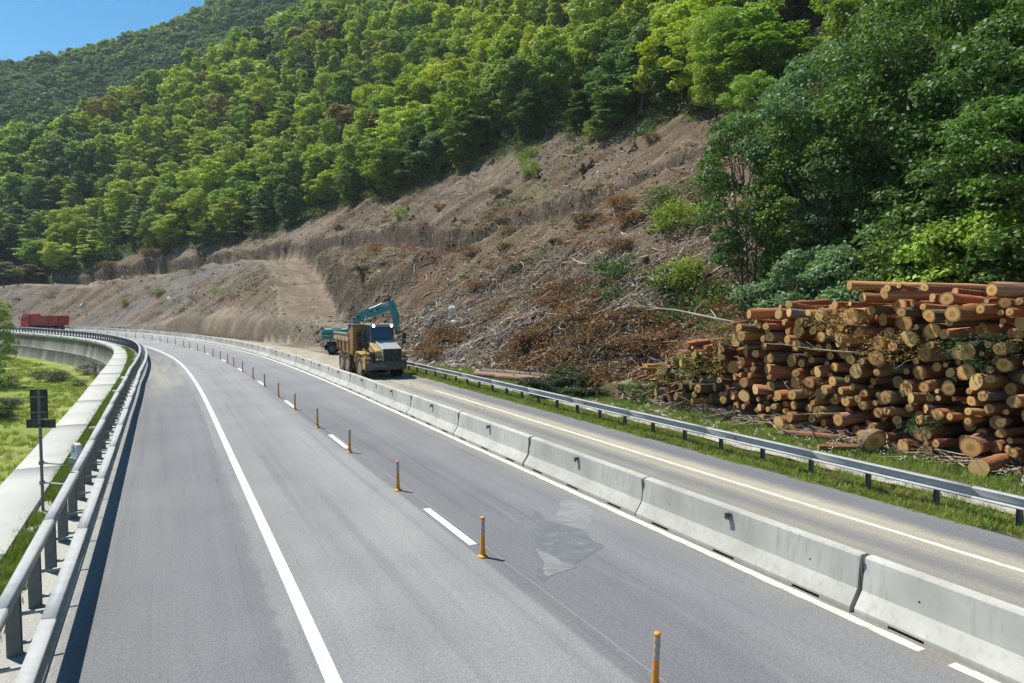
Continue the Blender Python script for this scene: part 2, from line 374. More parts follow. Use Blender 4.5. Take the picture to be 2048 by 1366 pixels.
# meadow
t=NT('meadow_turf',.95,.1)
c=t.mix(t.rng(t.noise(.11,5,.6),.4,.6),(.2,.24,.05),(.3,.31,.09));c=t.mix(t.rng(t.noise(.07,6,.65),.53,.63,0,.8),c,(.22,.2,.11))
c=t.mix(t.rng(t.noise(.9,5,.7),.4,.7,0,.5),c,(.12,.17,.035));c=t.mix(t.rng(t.noise(.21,6,.7),.63,.68,0,.85),c,(.33,.31,.27))
t.col(c);t.bump(t.noise(3,5,.7),.8,.15);M['turf']=t.m
# stones, sticks, logs
def objcol(name,rough=.9,var=.3,vs=4,extra=None,trans=0,spec=.2,src='obj',bump=.5,bd=.02):
    t=NT(name,rough,spec)
    if src=='obj':base=t.node('ShaderNodeObjectInfo').outputs['Color']
    else:base=t.node('ShaderNodeAttribute',attribute_type='INSTANCER',attribute_name='tint').outputs['Color']
    n=t.noise(vs,5,.65);c=t.mix(1,base,t.rng(n,.3,.7,1-var,1+var),'MULTIPLY')
    if extra:c=extra(t,c)
    t.col(c)
    if bump:t.bump(n,bump,bd)
    if trans:
        tr=t.node('ShaderNodeBsdfTranslucent');t.set(tr.inputs[0],t.mix(1,c,(1.25,1.35,.6),'MULTIPLY'))
        mx=t.node('ShaderNodeMixShader');mx.inputs[0].default_value=trans
        t.l.new(t.b.outputs[0],mx.inputs[1]);t.l.new(tr.outputs[0],mx.inputs[2]);t.l.new(mx.outputs[0],t.n['Material Output'].inputs[0])
    return t.m
M['leaf']=objcol('leaves',.55,.38,1.1,trans=.33,spec=.35,bump=0)
M['leaf_i']=objcol('forest_leaves',.6,.38,.7,trans=.33,spec=.3,src='inst',bump=0)
M['stone']=objcol('stone',.9,.3,3);M['stone_i']=objcol('scattered_stone',.9,.3,3,src='inst',bump=0)
M['wood_i']=objcol('scattered_wood',.85,.3,3,src='inst',bump=0)
M['trunk']=simple('tree_bark',(.11,.09,.07),.9,.1,var=.35,vs=5,bump=.6,bs=15)
M['branch']=objcol('dead_branch_bark',.85,.35,5)
def barkx(t,c):
    fl=t.noise(1,6,.7,t.mapping(t.co('Object'),(5,5,1.2)))
    c=t.mix(t.rng(fl,.48,.62,0,.7),c,t.mix(1,c,(.35,.32,.32),'MULTIPLY'))
    return t.mix(t.rng(t.noise(2.3,4,.6),.6,.72,0,.55),c,(.52,.3,.15))
M['bark']=objcol('log_bark',.9,.3,4,extra=barkx,bump=.7,bd=.05)
t=NT('cut_wood',.8,.2)
oi=t.node('ShaderNodeObjectInfo');sx=t.node('ShaderNodeSeparateXYZ');t.l.new(t.co('Object'),sx.inputs[0])
r=t.math('SQRT',t.math('ADD',t.math('POWER',t.math('ADD',sx.outputs[0],-.08),2),t.math('POWER',sx.outputs[1],2)))
rr=t.math('ADD',r,t.math('MULTIPLY',t.noise(2.5,3),.12))
ring=t.math('SINE',t.math('MULTIPLY',rr,62))
c=t.ramp(rr,[(0,(.36,.15,.045)),(.42,(.5,.24,.07)),(.55,(.72,.41,.15)),(.88,(.6,.33,.11)),(.99,(.2,.09,.035))])
c=t.mix(t.rng(ring,-1,1,0,.28),c,(.4,.24,.1));c=t.mix(t.rng(t.noise(1.7,5,.7),.5,.72,0,.65),c,(.33,.22,.13))
c=t.mix(t.rng(oi.outputs['Random'],.1,1,0,.75),c,(.22,.13,.06))
c=t.mix(t.math('GREATER_THAN',oi.outputs['Random'],.86),c,(.56,.36,.15))
t.col(c);t.bump(ring,.15,.01);M['cut']=t.m
t=NT('sawn_splinter_wood',.8,.2);c=t.mix(t.rng(t.noise(1,5,.7,t.mapping(t.co('Object'),(12,12,1))),.35,.65),(.36,.2,.09),(.66,.43,.2));t.col(c);M['splinter']=t.m
# ---------------------------------------------------------------- geometry-node scatter (only for what cannot be counted)
def scatter(name,P,rot,scl,idx,tint,protos,label=None,cat=None,kind='stuff'):
    me=bpy.data.meshes.new(name);n=len(P)
    me.vertices.add(n);me.vertices.foreach_set('co',np.asarray(P,np.float32).ravel())
    def at(nm,ty,arr,key):
        a=me.attributes.new(nm,ty,'POINT');a.data.foreach_set(key,np.asarray(arr,np.float32 if ty!='INT' else np.int32).ravel())
    at('rot','FLOAT_VECTOR',rot,'vector')
    scl=np.asarray(scl,float);scl=np.repeat(scl[:,None],3,1) if scl.ndim==1 else scl
    at('scl','FLOAT_VECTOR',scl,'vector');at('idx','INT',idx,'value');at('tint','FLOAT_VECTOR',tint,'vector')
    pc=bpy.data.collections.new(name+'_pieces')
    for i,m in enumerate(protos):pc.objects.link(bpy.data.objects.new('%s_piece_%02d'%(name,i),m))
    g=bpy.data.node_groups.new(name,'GeometryNodeTree')
    g.interface.new_socket('Geometry',in_out='INPUT',socket_type='NodeSocketGeometry');g.interface.new_socket('Geometry',in_out='OUTPUT',socket_type='NodeSocketGeometry')
    N=g.nodes;gi=N.new('NodeGroupInput');go=N.new('NodeGroupOutput');io=N.new('GeometryNodeInstanceOnPoints');ci=N.new('GeometryNodeCollectionInfo')
    ci.inputs['Collection'].default_value=pc;ci.inputs['Separate Children'].default_value=True;ci.inputs['Reset Children'].default_value=True
    def na(nm,ty):
        q=N.new('GeometryNodeInputNamedAttribute');q.data_type=ty;q.inputs['Name'].default_value=nm;return q.outputs['Attribute']
    L=g.links;L.new(gi.outputs[0],io.inputs['Points']);L.new(ci.outputs[0],io.inputs['Instance']);io.inputs['Pick Instance'].default_value=True
    L.new(na('idx','INT'),io.inputs['Instance Index'])
    er=N.new('FunctionNodeEulerToRotation');L.new(na('rot','FLOAT_VECTOR'),er.inputs[0]);L.new(er.outputs[0],io.inputs['Rotation'])
    L.new(na('scl','FLOAT_VECTOR'),io.inputs['Scale']);L.new(io.outputs[0],go.inputs[0])
    o=ob(name,me);md=o.modifiers.new('scatter','NODES');md.node_group=g
    tag(o,label,cat,None,kind);return o
# ================================================================ LARGE STRUCTURE
def railL(s):return I(s,[-60,50,63.5,75,84,96,106,420],[-11.2,-11.25,-11.13,-10.7,-10.35,-9.8,-9.45,-9.45])
def slabR(s):return I(s,[-60,52,62,79,86,102,115,420],[-12.1,-12.07,-11.95,-11.54,-11.26,-10.5,-10.15,-10.15])
def slabL(s):return I(s,[-60,63,73,85,107,120,420],[-13.25,-13.18,-13.06,-12.6,-11.25,-10.95,-10.95])
def edge_t(s):return I(s,[-60,20,40,50,60,72,80,91,105,112,123,137,163,170,189,215,222,240,260,420],[19,19,21,30,44,49,50,51,51,49,47,44,46,41,38,38,34,30,26,23])
# --- hillside sheet in (s,t)
sg=np.unique(np.r_[np.arange(-50,18,2.5),np.arange(18,160,.5),np.arange(160,240,.9),np.arange(240,352,2.5)])
tg=np.r_[np.arange(5.96,60,.42),60+np.cumsum(np.linspace(.6,6,95))]
SS,TT=np.meshgrid(sg,tg,indexing='ij')
Z,TE,TI=terrain(SS,TT,True,True);Z=Z-.03
Z=np.where(TT<6.3,-.03,Z)
toe=toe_of(SS);U=TT-toe
gs,gt=np.gradient(Z,sg,tg)
n1=fbm(SS*.09,TT*.09,41,4)[...,None];n2=fbm(SS*.5+TT*.1,TT*.12,42,4)[...,None];n3=fbm(SS*.25,TT*.3,43,4)[...,None];n4=fbm(SS*1.1,TT*1.1,44,3)[...,None]
def lerp(a,b,k):return a+(np.asarray(b)-a)*k
def sst(a,b,x):
    u=np.clip((x-a)/(b-a),0,1);return u*u*(3-2*u)
col=np.zeros(SS.shape+(3,))+np.array([.155,.11,.072])
col=lerp(col,[.225,.163,.106],sst(.45,.62,n2)*.7)
col=lerp(col,[.115,.077,.05],sst(.5,.66,n1)*.6)
sp=(sst(96,108,SS))[...,None]
col=lerp(col,lerp(np.array([.165,.12,.082]),[.21,.165,.122],sst(.4,.6,n2)),sp*.85)
grey=(sst(140,160,SS)*sst(205,185,SS)*(U<20))[...,None]*sst(.38,.55,n3)
col=lerp(col,[.2,.205,.205],grey*.5)
darkpatch=(sst(210,225,SS))[...,None];col=lerp(col,[.2,.17,.145],darkpatch*.6)
# debris fan with dry leaf litter at the foot of the cleared slope
lit=(sst(36,44,SS)*sst(88,74,SS)*sst(-2,1,U)*sst(17,9,U))[...,None]
col=lerp(col,lerp(np.array([.12,.095,.07]),[.135,.082,.052],sst(.5,.6,n3)),lit*.8)
mid=(sst(60,70,SS)*sst(150,120,SS)*sst(9,12,U)*sst(24,20,U))[...,None]*sst(.5,.6,n3)
col=lerp(col,[.16,.09,.05],mid*.5)
col=lerp(col,[.14,.13,.055],(sst(.62,.7,fbm(SS*.12,TT*.16,47,4))[...,None])*.5*(U>6)[...,None])
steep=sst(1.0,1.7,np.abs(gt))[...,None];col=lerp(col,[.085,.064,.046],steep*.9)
cut=((U<3)&(U>0)&(SS>100)&(SS<165))[...,None];col=lerp(col,lerp(np.array([.3,.24,.17]),[.2,.165,.125],sst(.4,.6,n2)),cut*.85)
# works road, ramp and bench surfaces
flat=(TT>TE-.3)&(TT<TI+.4)&(SS>90)&(TT<60);ff=flat[...,None]*1.0
col=lerp(col,lerp(lerp(np.array([.29,.23,.165]),[.22,.175,.125],sst(.4,.6,n3)),[.2,.16,.115],((np.sin((TT-TE)*2.4)>.55)[...,None])*.5),ff*.95)
foot=((U<0)&(SS>60))[...,None]*1.0;col=lerp(col,lerp(np.array([.36,.31,.235]),[.24,.18,.12],sst(.42,.6,fbm(SS*.4,TT*.4,48,4)[...,None])),foot*.9*sst(60,72,SS)[...,None])
verge=(sst(72,64,SS)*sst(10.6,9.6,TT))[...,None]
col=lerp(col,lerp(np.array([.13,.12,.06]),[.1,.15,.03],sst(.4,.6,n4)),verge)
yard=(sst(46,40,SS)*sst(.5,-1.5,U)*sst(9,10,TT))[...,None]
col=lerp(col,lerp(np.array([.11,.13,.045]),[.09,.065,.04],sst(.4,.62,n4)),yard)
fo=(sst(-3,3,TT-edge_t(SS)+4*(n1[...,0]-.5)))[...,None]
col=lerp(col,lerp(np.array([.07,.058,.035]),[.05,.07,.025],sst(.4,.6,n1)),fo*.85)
col=col*(.8+.4*n4)
Pt=W(SS,TT,0);Pt[...,2]=Z
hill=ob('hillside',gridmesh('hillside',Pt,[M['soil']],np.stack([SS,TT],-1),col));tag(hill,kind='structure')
def ground(s,t):
    p=W(s,t,0);return Vector((float(p[0]),float(p[1]),float(terrain(np.array(s),np.array(t)))-.03))
# --- road sheet
sr=np.arange(-50,352,1.0);fr=np.linspace(0,1,25)
A,B=np.meshgrid(sr,fr,indexing='ij');tl=slabL(A)+.12;Tt=tl+(6.02-tl)*B
Pr=W(A,Tt,0)
road=ob('road',gridmesh('road',Pr,[M['asphalt']],np.stack([Tt,A],-1)));tag(road,kind='structure')
def strip(name,mat,s0,s1,ta,tb,z,step=1.0,jag=0,parent=road):
    n=max(2,int(abs(s1-s0)/step)+1);s=np.linspace(s0,s1,n)
    ta=ta(s) if callable(ta) else ta+0*s;tb=tb(s) if callable(tb) else tb+0*s
    if jag:
        tb=tb+(rng.random(n)-.5)*jag;ta=ta+(rng.random(n)-.5)*jag
    Pq=np.stack([W(s,ta,z),W(s,tb,z)],1)
    return ob(name,gridmesh(name,Pq,[mat]),parent)
strip('edge_line',M['white_paint'],-40,345,-7.63,-7.44,.004)
strip('edge_line',M['dusty_paint'],21.45,345,-.25,-.07,.004,.25,.025)
strip('edge_line',M['dusty_paint'],-20,21.05,-.25,-.07,.004,.25,.03)
strip('edge_line',M['dusty_paint'],-20,52,4.13,4.28,.004,.25,.03)
for k in range(-3,26):
    s0=28.06+10.35*k
    strip('lane_dash',M['white_paint'],s0,s0+2.72,-4.07,-3.9,.004)
# repair patch in the middle lane
t=NT('bitumen_patch',.75,.3);uvp=t.co('Object')
sm=t.noise(1.3,5,.7,t.mapping(uvp,(1,3.2,1),(0,0,.5)))
c=t.mix(t.rng(sm,.4,.66),(.115,.122,.132),(.145,.15,.158));c=t.mix(t.rng(t.noise(3.2,7,.8),.54,.68,0,.65),c,(.27,.27,.265));c=t.mix(1,c,t.rng(t.noise(42,3,.75),.3,.7,.6,1.4),'MULTIPLY');t.col(c);t.bump(t.noise(20,5),.6,.01);M['patch']=t.m
t=NT('pale_patch',.85,.2);c=t.mix(t.rng(t.noise(1.6,6,.7),.42,.62),(.215,.215,.212),(.15,.151,.157));st3=t.noise(1,2,.5,t.mapping(t.co('Object'),(2,18,1),(0,0,.3)));c=t.mix(t.rng(st3,.5,.66,0,.5),c,(.34,.34,.33));t.col(c);M['pale_patch']=t.m
def upx(px,py):
    a=(px-1024)/FP;b=(683-py)/FP;dy=math.cos(PP)+b*math.sin(PP);dz=-math.sin(PP)+b*math.cos(PP);k=-4.7/dz
    return a*k,dy*k
def patch(name,mat,px,z,rag=.012):
    pts=[upx(*q) for q in px];out=[]
    for i,a in enumerate(pts):
        b=pts[(i+1)%len(pts)];n=40
        for j in range(n):
            u=j/n;k=(a[0]+(b[0]-a[0])*u,a[1]+(b[1]-a[1])*u);w=.16*(float(fbm(k[0]*2.2,k[1]*2.2,51,3))-.5)*2;out.append((k[0]+w+R.uniform(-rag,rag),k[1]+w*.6+R.uniform(-rag,rag),z))
    me=bpy.data.meshes.new(name);me.from_pydata(out,[],[list(range(len(out)))]);me.materials.append(mat)
    bm=bmesh.new();bm.from_mesh(me);bmesh.ops.triangulate(bm,faces=bm.faces);bmesh.ops.recalc_face_normals(bm,faces=bm.faces)
    for fc in bm.faces:
        if fc.normal.z<0:fc.normal_flip()
    bm.to_mesh(me);bm.free()
    o=ob(name,me,road);return o
patch('pale_road_patch',M['pale_patch'],[(1128,990),(1197,1020),(1166,1064),(1110,1046)],.002)
patch('dark_road_patch',M['patch'],[(1066,1020),(1108,1047),(1166,1062),(1202,1093),(1085,1166),(1072,1100)],.004)
patch('pale_road_patch',M['pale_patch'],[(1078,1096),(1150,1135),(1104,1152),(1080,1130)],.006,.012)
# --- concrete gutter beyond the right guardrail
strip('gutter',M['gutter'],12,58,lambda s:7.62+.05*np.sin(s*1.7),lambda s:8.35+.08*np.sin(s*1.3+1),.05,.5,.12,hill).location=(0,0,0)
# --- ground sheet (river meadow on the left, reaching the horizon)
def axis(a,b,st,far):
    l=a-np.cumsum(np.geomspace(4,700,14))[::-1];r=b+np.cumsum(np.geomspace(4,700,14));return np.r_[l,np.arange(a,b,st),r]
gx=axis(-180,30,1.5,0);gy=axis(-30,200,1.5,0)
GX,GY=np.meshgrid(gx,gy,indexing='ij')
def meadow(x,y):return -4.15+.5*(fbm(np.asarray(x)*.06,np.asarray(y)*.06,61,3)-.5)+.12*(fbm(np.asarray(x)*.6,np.asarray(y)*.6,62,3)-.5)
Pg=np.stack([GX,GY,meadow(GX,GY)],-1)
g=ob('ground',gridmesh('ground',Pg,[M['turf']]));tag(g,kind='structure')
# --- far mountain behind the near hill
t=NT('forest_floor',.95,.1);t.col(t.mix(t.rng(t.noise(.02,5),.35,.65),(.03,.045,.018),(.05,.065,.022)));M['forest_floor']=t.m
az=np.radians(np.linspace(-75,12,90));rr_=np.linspace(300,900,70)
AZ,RR=np.meshgrid(az,rr_,indexing='ij')
def far_ridge(a):
    d=np.degrees(a);return I(d,[-75,-50,-37,-35.2,-31,-28,-25,-22,-12,10],[120,135,150,157,174,189,206,226,290,370])
def far_h(a,r):
    zr=far_ridge(a);u=np.clip((r-300)/250,0,1)
    sp=.5+.5*np.sin(np.degrees(a)*.55+r*.012);z=zr*(u**.85)-14*sp*np.sin(np.pi*u)
    z=np.where(r>550,zr-(r-550)*.25,z)
    return z+10*(fbm(np.degrees(a)*.25,r*.02,71,3)-.5)*np.sin(np.pi*np.clip(u,0,1))
FZ=far_h(AZ,RR)-4
Pf=np.stack([RR*np.sin(AZ),RR*np.cos(AZ),FZ],-1)
fh=ob('far_mountain',gridmesh('far_mountain',Pf,[M['forest_floor']]));tag(fh,kind='structure')
# ================================================================ RETAINING WALL AND WALKWAY
wall=empty('retaining_wall',W(120,-11,0));tag(wall,'stained grey concrete retaining wall dropping from the curved road to the meadow','wall')
wall.location=(0,0,0)
mb=MB()
bx=[(0,0),(0,2.0),(.0,2.0)]
pm={}
def panel_mesh(k,h):
    m=MB();w=2.36
    # slightly battered panel with a recessed margin and vertical board ribs
    m.prism([(-.3,0),(.0,0),(-.07 if h>1.5 else -.03,h-.05),(-.3,h-.05)],-w/2,w/2,'x')
    for q in range(5):
        x=-w/2+.3+q*.44+R.uniform(-.05,.05);m.box((x,.0-.03,h*.5),(.07,.05,h-.25),rx=-.035 if h<0 else .0)
    return m.mesh('panel',M['wall'])
pms=[panel_mesh(k,1.95) for k in range(4)]
k=0
for s in np.arange(2,226,2.4):
    for row,(z0) in enumerate((-4.35,-2.35)):
        off=.02-(.86 if row==0 else .44)
        a=TH(s);p=W(s,float(slabL(np.array(s)))+.22+off*1.0,z0)
        o=ob('wall_panel',pms[R.randrange(4)],wall,p,(.21,0,a+math.pi/2));k+=1
s=np.arange(-2,230,1.5)
Pw=np.stack([W(s,slabL(s)-.45,-4.6),W(s,slabL(s)+.45,-.36),W(s,slabL(s)+.06,-.34),W(s,slabL(s)+.06,-.13)],1)
ob('wall_core',gridmesh('wall_core',Pw,[M['slab']],smooth=False),wall)
walk=empty('walkway',(0,0,0));tag(walk,'pale concrete slab walkway running along the top of the retaining wall','walkway')
s0=-8.0
while s0<225:
    L=7.9+R.uniform(-.1,.1);q=np.linspace(s0+.02,s0+L-.02,6)
    zt=.12+R.uniform(-.006,.006)
    a,b=slabL(q),slabR(q)
    Pq=np.stack([W(q,a,-.12),W(q,a,zt-.015),W(q,a+.015,zt),W(q,b-.015,zt),W(q,b,zt-.015),W(q,b,-.12)],1)
    n,m=Pq.shape[:2];i=np.arange(n*m).reshape(n,m)
    F=np.stack([i[:-1,:-1],i[:-1,1:],i[1:,1:],i[1:,:-1]],-1).reshape(-1,4)
    F=np.r_[F,[[i[0,0],i[0,1],i[0,4],i[0,5]],[i[0,1],i[0,2],i[0,3],i[0,4]],[i[-1,5],i[-1,4],i[-1,1],i[-1,0]],[i[-1,4],i[-1,3],i[-1,2],i[-1,1]]]]
    ob('coping_slab',npmesh('coping_slab',Pq,F,[M['slab']]),walk);s0+=L
# ================================================================ BARRIER BLOCKS
def barrier_mesh(name,L):
    m=MB();tp=.86
    def prof(low):
        return [(0,low),(0,.09),(.17,.34),(.225,tp-.03),(.25,tp),(.40,tp),(.425,tp-.03),(.48,.34),(.65,.09),(.65,low)]
    y=.03;segs=[]
    for c in (.85,L*.5,L-.85):
        segs.append((y,c-.27,.0));segs.append((c-.27,c+.27,.055));y=c+.27
    segs.append((y,L-.03,0))
    for a,b,lo in segs:m.prism(prof(lo),a,b,'y')
    return m.mesh(name,M['barrier'])
BL=5.41;bmesh_=barrier_mesh('barrier_block',BL)
mm=MB();mm.prism([(0,0),(-.1,.0),(-.055,.15),(.0,.15)],-.045,.045,'x');bracket=None
mb=MB();mb.box((-.05,0,.03),(.1,.1,.012));mb.box((-.095,0,-.02),(.014,.1,.1));mb.box((-.05,.045,0),(.1,.008,.07));bracket_me=mb.mesh('reflector_bracket',M['dark_plastic'])
mb=MB();mb.box((0,0,0),(.03,.022,.44));joint_me=mb.mesh('joint_bar',M['post_steel'])
mb=MB();mb.lathe([(.018,-.004),(.018,.004)],8,'x');hole_me=mb.mesh('lifting_hole',M['dark_plastic'])
sb=22.66-BL*4;n=0
while sb<215:
    p0=W(sb,0);p1=W(sb+BL,0)
    a=math.atan2(-(p1[0]-p0[0]),p1[1]-p0[1])
    o=ob('barrier_block',bmesh_,None,(p0[0]+R.uniform(-.014,.014),p0[1]+R.uniform(-.014,.014),R.uniform(-.006,.004)),(R.uniform(-.003,.003),0,a+R.uniform(-.003,.003)))
    vis=sb+BL>21.5
    if vis:n+=1
    if not vis:lab='pale concrete barrier block %s beyond the bottom right frame corner'%ordn(int(round((22.66-sb)/BL)))
    elif n==1:lab='nearest pale concrete barrier block, cut by the bottom right frame edge, hairline cracks'
    else:lab='pale concrete barrier block, %s in line from the camera'%ordn(n)
    tag(o,lab,'concrete barrier','concrete barrier blocks in a line between the carriageways')
    ob('reflector_bracket',bracket_me,o,(.22,BL*.5+.05,.74))
    if sb<110:
        ob('joint_bar',joint_me,o,(.2,BL-.0,.62),(0,-.105,0))
        ob('lifting_hole',hole_me,o,(.19,BL*.83,.5))
        ob('lifting_hole',hole_me,o,(.19,BL*.17,.5))
    sb+=BL
# ================================================================ FLEXIBLE POSTS
def post_meshes():
    a=MB();a.lathe([(.1,0),(.1,.018),(.075,.035),(.05,.05)],20)
    b=MB();pr=[(.05,.04),(.046,.12),(.043,.28),(.04,.4),(.04,.72),(.036,.745),(.02,.755)];b.lathe(pr,16)
    for z in (.07,.1,.13):b.lathe([(.05,z),(.053,z+.01),(.05,z+.02)],16,cap=False)
    c=MB();c.lathe([(.0408,0),(.042,.008),(.042,.06),(.0408,.068)],16,cap=False)
    cap=MB();cap.lathe([(.043,0),(.045,.01),(.042,.03),(.015,.038)],14)
    return a.mesh('base',M['orange'],True),b.mesh('shaft',M['orange'],True),c.mesh('reflective_band',M['reflector'],True),cap.mesh('cap',M['orange'],True)
pm=post_meshes()
ps=[22.25,27.37,32.61,37.74,42.89,48.03,52.96,58.19,63.32,68.66,73.93,77.59,82.24,86.86,92.34,96.8,102.06,105.79,111.2]
while ps[-1]<180:ps.append(ps[-1]+4.9)
for i,s in enumerate(ps):
    p=W(s,-4.09);o=empty('delineator_post',tuple(p),R.uniform(0,6))
    o.rotation_euler=(rad(R.uniform(-1.5,1.5)),rad(R.uniform(-1.5,1.5)),R.uniform(0,6))
    lab=('nearest orange lane post with three grey bands, cut by the bottom frame edge' if i==0 else
      'orange flexible lane post beside the white dash, %s in its row from the camera'%ordn(i+1) if i in (1,3,5,7) else
      'orange flexible lane post with grey bands, %s in its row from the camera'%ordn(i+1))
    tag(o,lab,'lane post','orange flexible posts along the lane divider')
    ob('base',pm[0],o);ob('shaft',pm[1],o)
    for z in (.44,.54,.64):ob('reflective_band',pm[2],o,(0,0,z))
    ob('cap',pm[3],o,(0,0,.73))
# ================================================================ GUARDRAILS
def sweep(name,prof,s0,s1,tf,step,mat,parent,side=1,z=0,seg=False):
    s=np.linspace(s0,s1,max(2,int(round((s1-s0)/step))+1));t0=tf(s) if callable(tf) else tf+0*s
    Pq=np.stack([W(s,t0+side*d,z+h) for d,h in prof],1)
    n,m=Pq.shape[:2];i=np.arange(n*m).reshape(n,m);j=np.roll(i,-1,1)
    F=np.stack([i[:-1],j[:-1],j[1:],i[1:]],-1).reshape(-1,4)
    me=npmesh(name,Pq,F,[mat]);bm=bmesh.new();bm.from_mesh(me)
    bm.verts.ensure_lookup_table()
    for k in (0,n-1):bm.faces.new([bm.verts[q] for q in i[k]])
    bmesh.ops.recalc_face_normals(bm,faces=bm.faces);bm.to_mesh(me);bm.free()
    return ob(name,me,parent)
Hs=[(-.055,-.045),(.055,-.045),(.055,-.038),(.006,-.038),(.006,.038),(.055,.038),(.055,.045),(-.055,.045),(-.055,.038),(-.006,.038),(-.006,-.038),(-.055,-.038)]
def rail_label(side):pass
beam=[(.02,.735),(-.10,.722),(-.115,.712),(-.112,.70),(-.02,.54),(-.02,.53),(-.1,.498),(-.105,.475),(-.09,.46),(-.01,.44),(.0,.445),(-.075,.47),(-.085,.485),(.0,.52),(.0,.56),(-.09,.70),(-.085,.705),(.02,.715)]
gr=empty('right_guardrail'.replace('right_',''),tuple(W(30,6.7)));gr.location=(0,0,0)
tag(gr,'galvanised steel guardrail along the grass verge between the road and log pile','guardrail')
for a in np.arange(8,66,4.15):
    sweep('beam',beam,a+.01,min(a+4.14,66.5),6.62,1.0,M['galv'],gr)
pmh=MB();pmh.prism(Hs,0,.7,'z');pmh=pmh.mesh('post',M['post_steel'])
cap=MB().box((0,0,0),(.09,.012,.34)).mesh('sleeve',M['galv'])
rf=MB();rf.box((0,0,0),(.03,.07,.07));rf=rf.mesh('red_reflector',M['red_bright'])
spp=23.72-1.73*8;k=0
while spp<66:
    p=W(spp,6.7);ob('post',pmh,gr,tuple(p),(0,0,TH(spp)+R.uniform(-.06,.06)),(1,1,1))
    if k%5==3:
        q=W(spp-.75,6.56,.585);ob('reflector',rf,gr,tuple(q),(0,0,TH(spp)))
    spp+=1.73;k+=1
gl=empty('guardrail',(0,0,0));tag(gl,'tall double steel guardrail with box top rail curving along the walkway','guardrail')
top=[(-.08,.94),(-.07,.99),(-.05,1.0),(.06,1.0),(.085,.985),(.09,.92),(.08,.85),(.07,.85),(.07,.93),(-.06,.93),(-.06,.88),(-.07,.88)]
a=-6.0
while a<222:
    b=min(a+4.0,222.5);sweep('top_rail',top,a+.008,b-.008,lambda s:railL(s)+.02,.8 if a>60 else 1.6,M['galv'],gl)
    a+=4.0
beam2=[(-d*1.25,.78-(.735-h)*1.3) for d,h in beam]
a=-6.0
while a<222:
    sweep('beam',beam2,a+.008,min(a+4.0,222.5)-.008,lambda s:railL(s)+.46,.8 if a>60 else 1.6,M['galv'],gl);a+=4.0
ph2=MB();ph2.prism([(x*1.5,y*1.5) for x,y in Hs],0,.93,'z');ph2=ph2.mesh('post',M['post_steel'])
br=MB();br.box((.2,0,.0),(.4,.05,.008));br.box((.2,.0,-.02),(.4,.008,.04));br=br.mesh('spacer',M['galv'])
sp1=26.93-1.69*20;k=0
while sp1<221:
    p=W(sp1,float(railL(np.array(sp1))));h=TH(sp1)
    ob('post',ph2,gl,tuple(p),(0,0,h))
    if sp1<120:
        ob('spacer',br,gl,(p[0],p[1],.56),(0,0,h));
        ob('spacer',br,gl,(p[0],p[1],.16),(0,.0,h),(.95,1,1))
    sp1+=1.69;k+=1
strip('lower_tube',M['galv'],-6,60,lambda s:railL(s)+.36,lambda s:railL(s)+.42,.17,1.6,0,gl)
# haze: one closed box of even air round the whole place
mb=MB();mb.box((-150,420,165),(1900,1500,344));t=NT('haze_air');t.n.remove(t.b)
pv=t.node('ShaderNodeVolumePrincipled');pv.inputs['Color'].default_value=(.72,.86,1,1);pv.inputs['Density'].default_value=.00016;pv.inputs['Anisotropy'].default_value=.2
t.l.new(pv.outputs[0],t.n['Material Output'].inputs['Volume']);hz=mb.build('haze',t.m);tag(hz,kind='stuff')
# ================================================================ VEHICLES
def text(name,body,size,mat,parent,loc,rot,ext=.004):
    cu=bpy.data.curves.new(name,'FONT');cu.body=body;cu.size=size;cu.extrude=ext;cu.align_x='CENTER';cu.align_y='CENTER'
    tmp=bpy.data.objects.new('tmp',cu);COL.objects.link(tmp)
    me=bpy.data.meshes.new_from_object(tmp);bpy.data.objects.remove(tmp);me.materials.clear();me.materials.append(mat)
    return ob(name,me,parent,loc,rot)
def wheel(parent,loc,r,w,tm,rm,side,lugs=22,label=None):
    """tyre with tread lugs plus a dished rim; axle along x, side=+1/-1 the outer face"""
    m=MB();h=w/2
    m.lathe([(r*.55,-h*.8),(r*.62,-h),(r*.9,-h*.96),(r*.975,-h*.75),(r*.98,0),(r*.975,h*.75),(r*.9,h*.96),(r*.62,h),(r*.55,h*.8)],28,'x')
    for k in range(lugs):
        a=2*math.pi*k/lugs
        for sg,o in((1,0),(-1,math.pi/lugs)):
            aa=a+o;T=Matrix.Rotation(aa,4,'X')@Matrix.Translation((sg*h*.5,0,r*.985))
            m.box((0,0,0),(h*.95,r*.13,r*.05),0,T,rz=sg*.35)
    ty=m.build('tyre',tm,parent,loc=loc)
    q=MB();q.lathe([(r*.56,side*h*.82),(r*.5,side*h*.8),(r*.44,side*h*.45),(r*.2,side*h*.42),(r*.17,side*h*.75),(r*.02,side*h*.78)],20,'x')
    for k in range(8):
        a=k*math.pi/4;q.lathe([(.022,side*h*.43),(.022,side*h*.5)],6,'x',(0,r*.31*math.cos(a),r*.31*math.sin(a)))
    q.build('rim',rm,ty)
    return ty
def place(root,s,t,rz,z=0):
    p=W(s,t,z);root.location=tuple(p);root.rotation_euler=(0,0,rz)
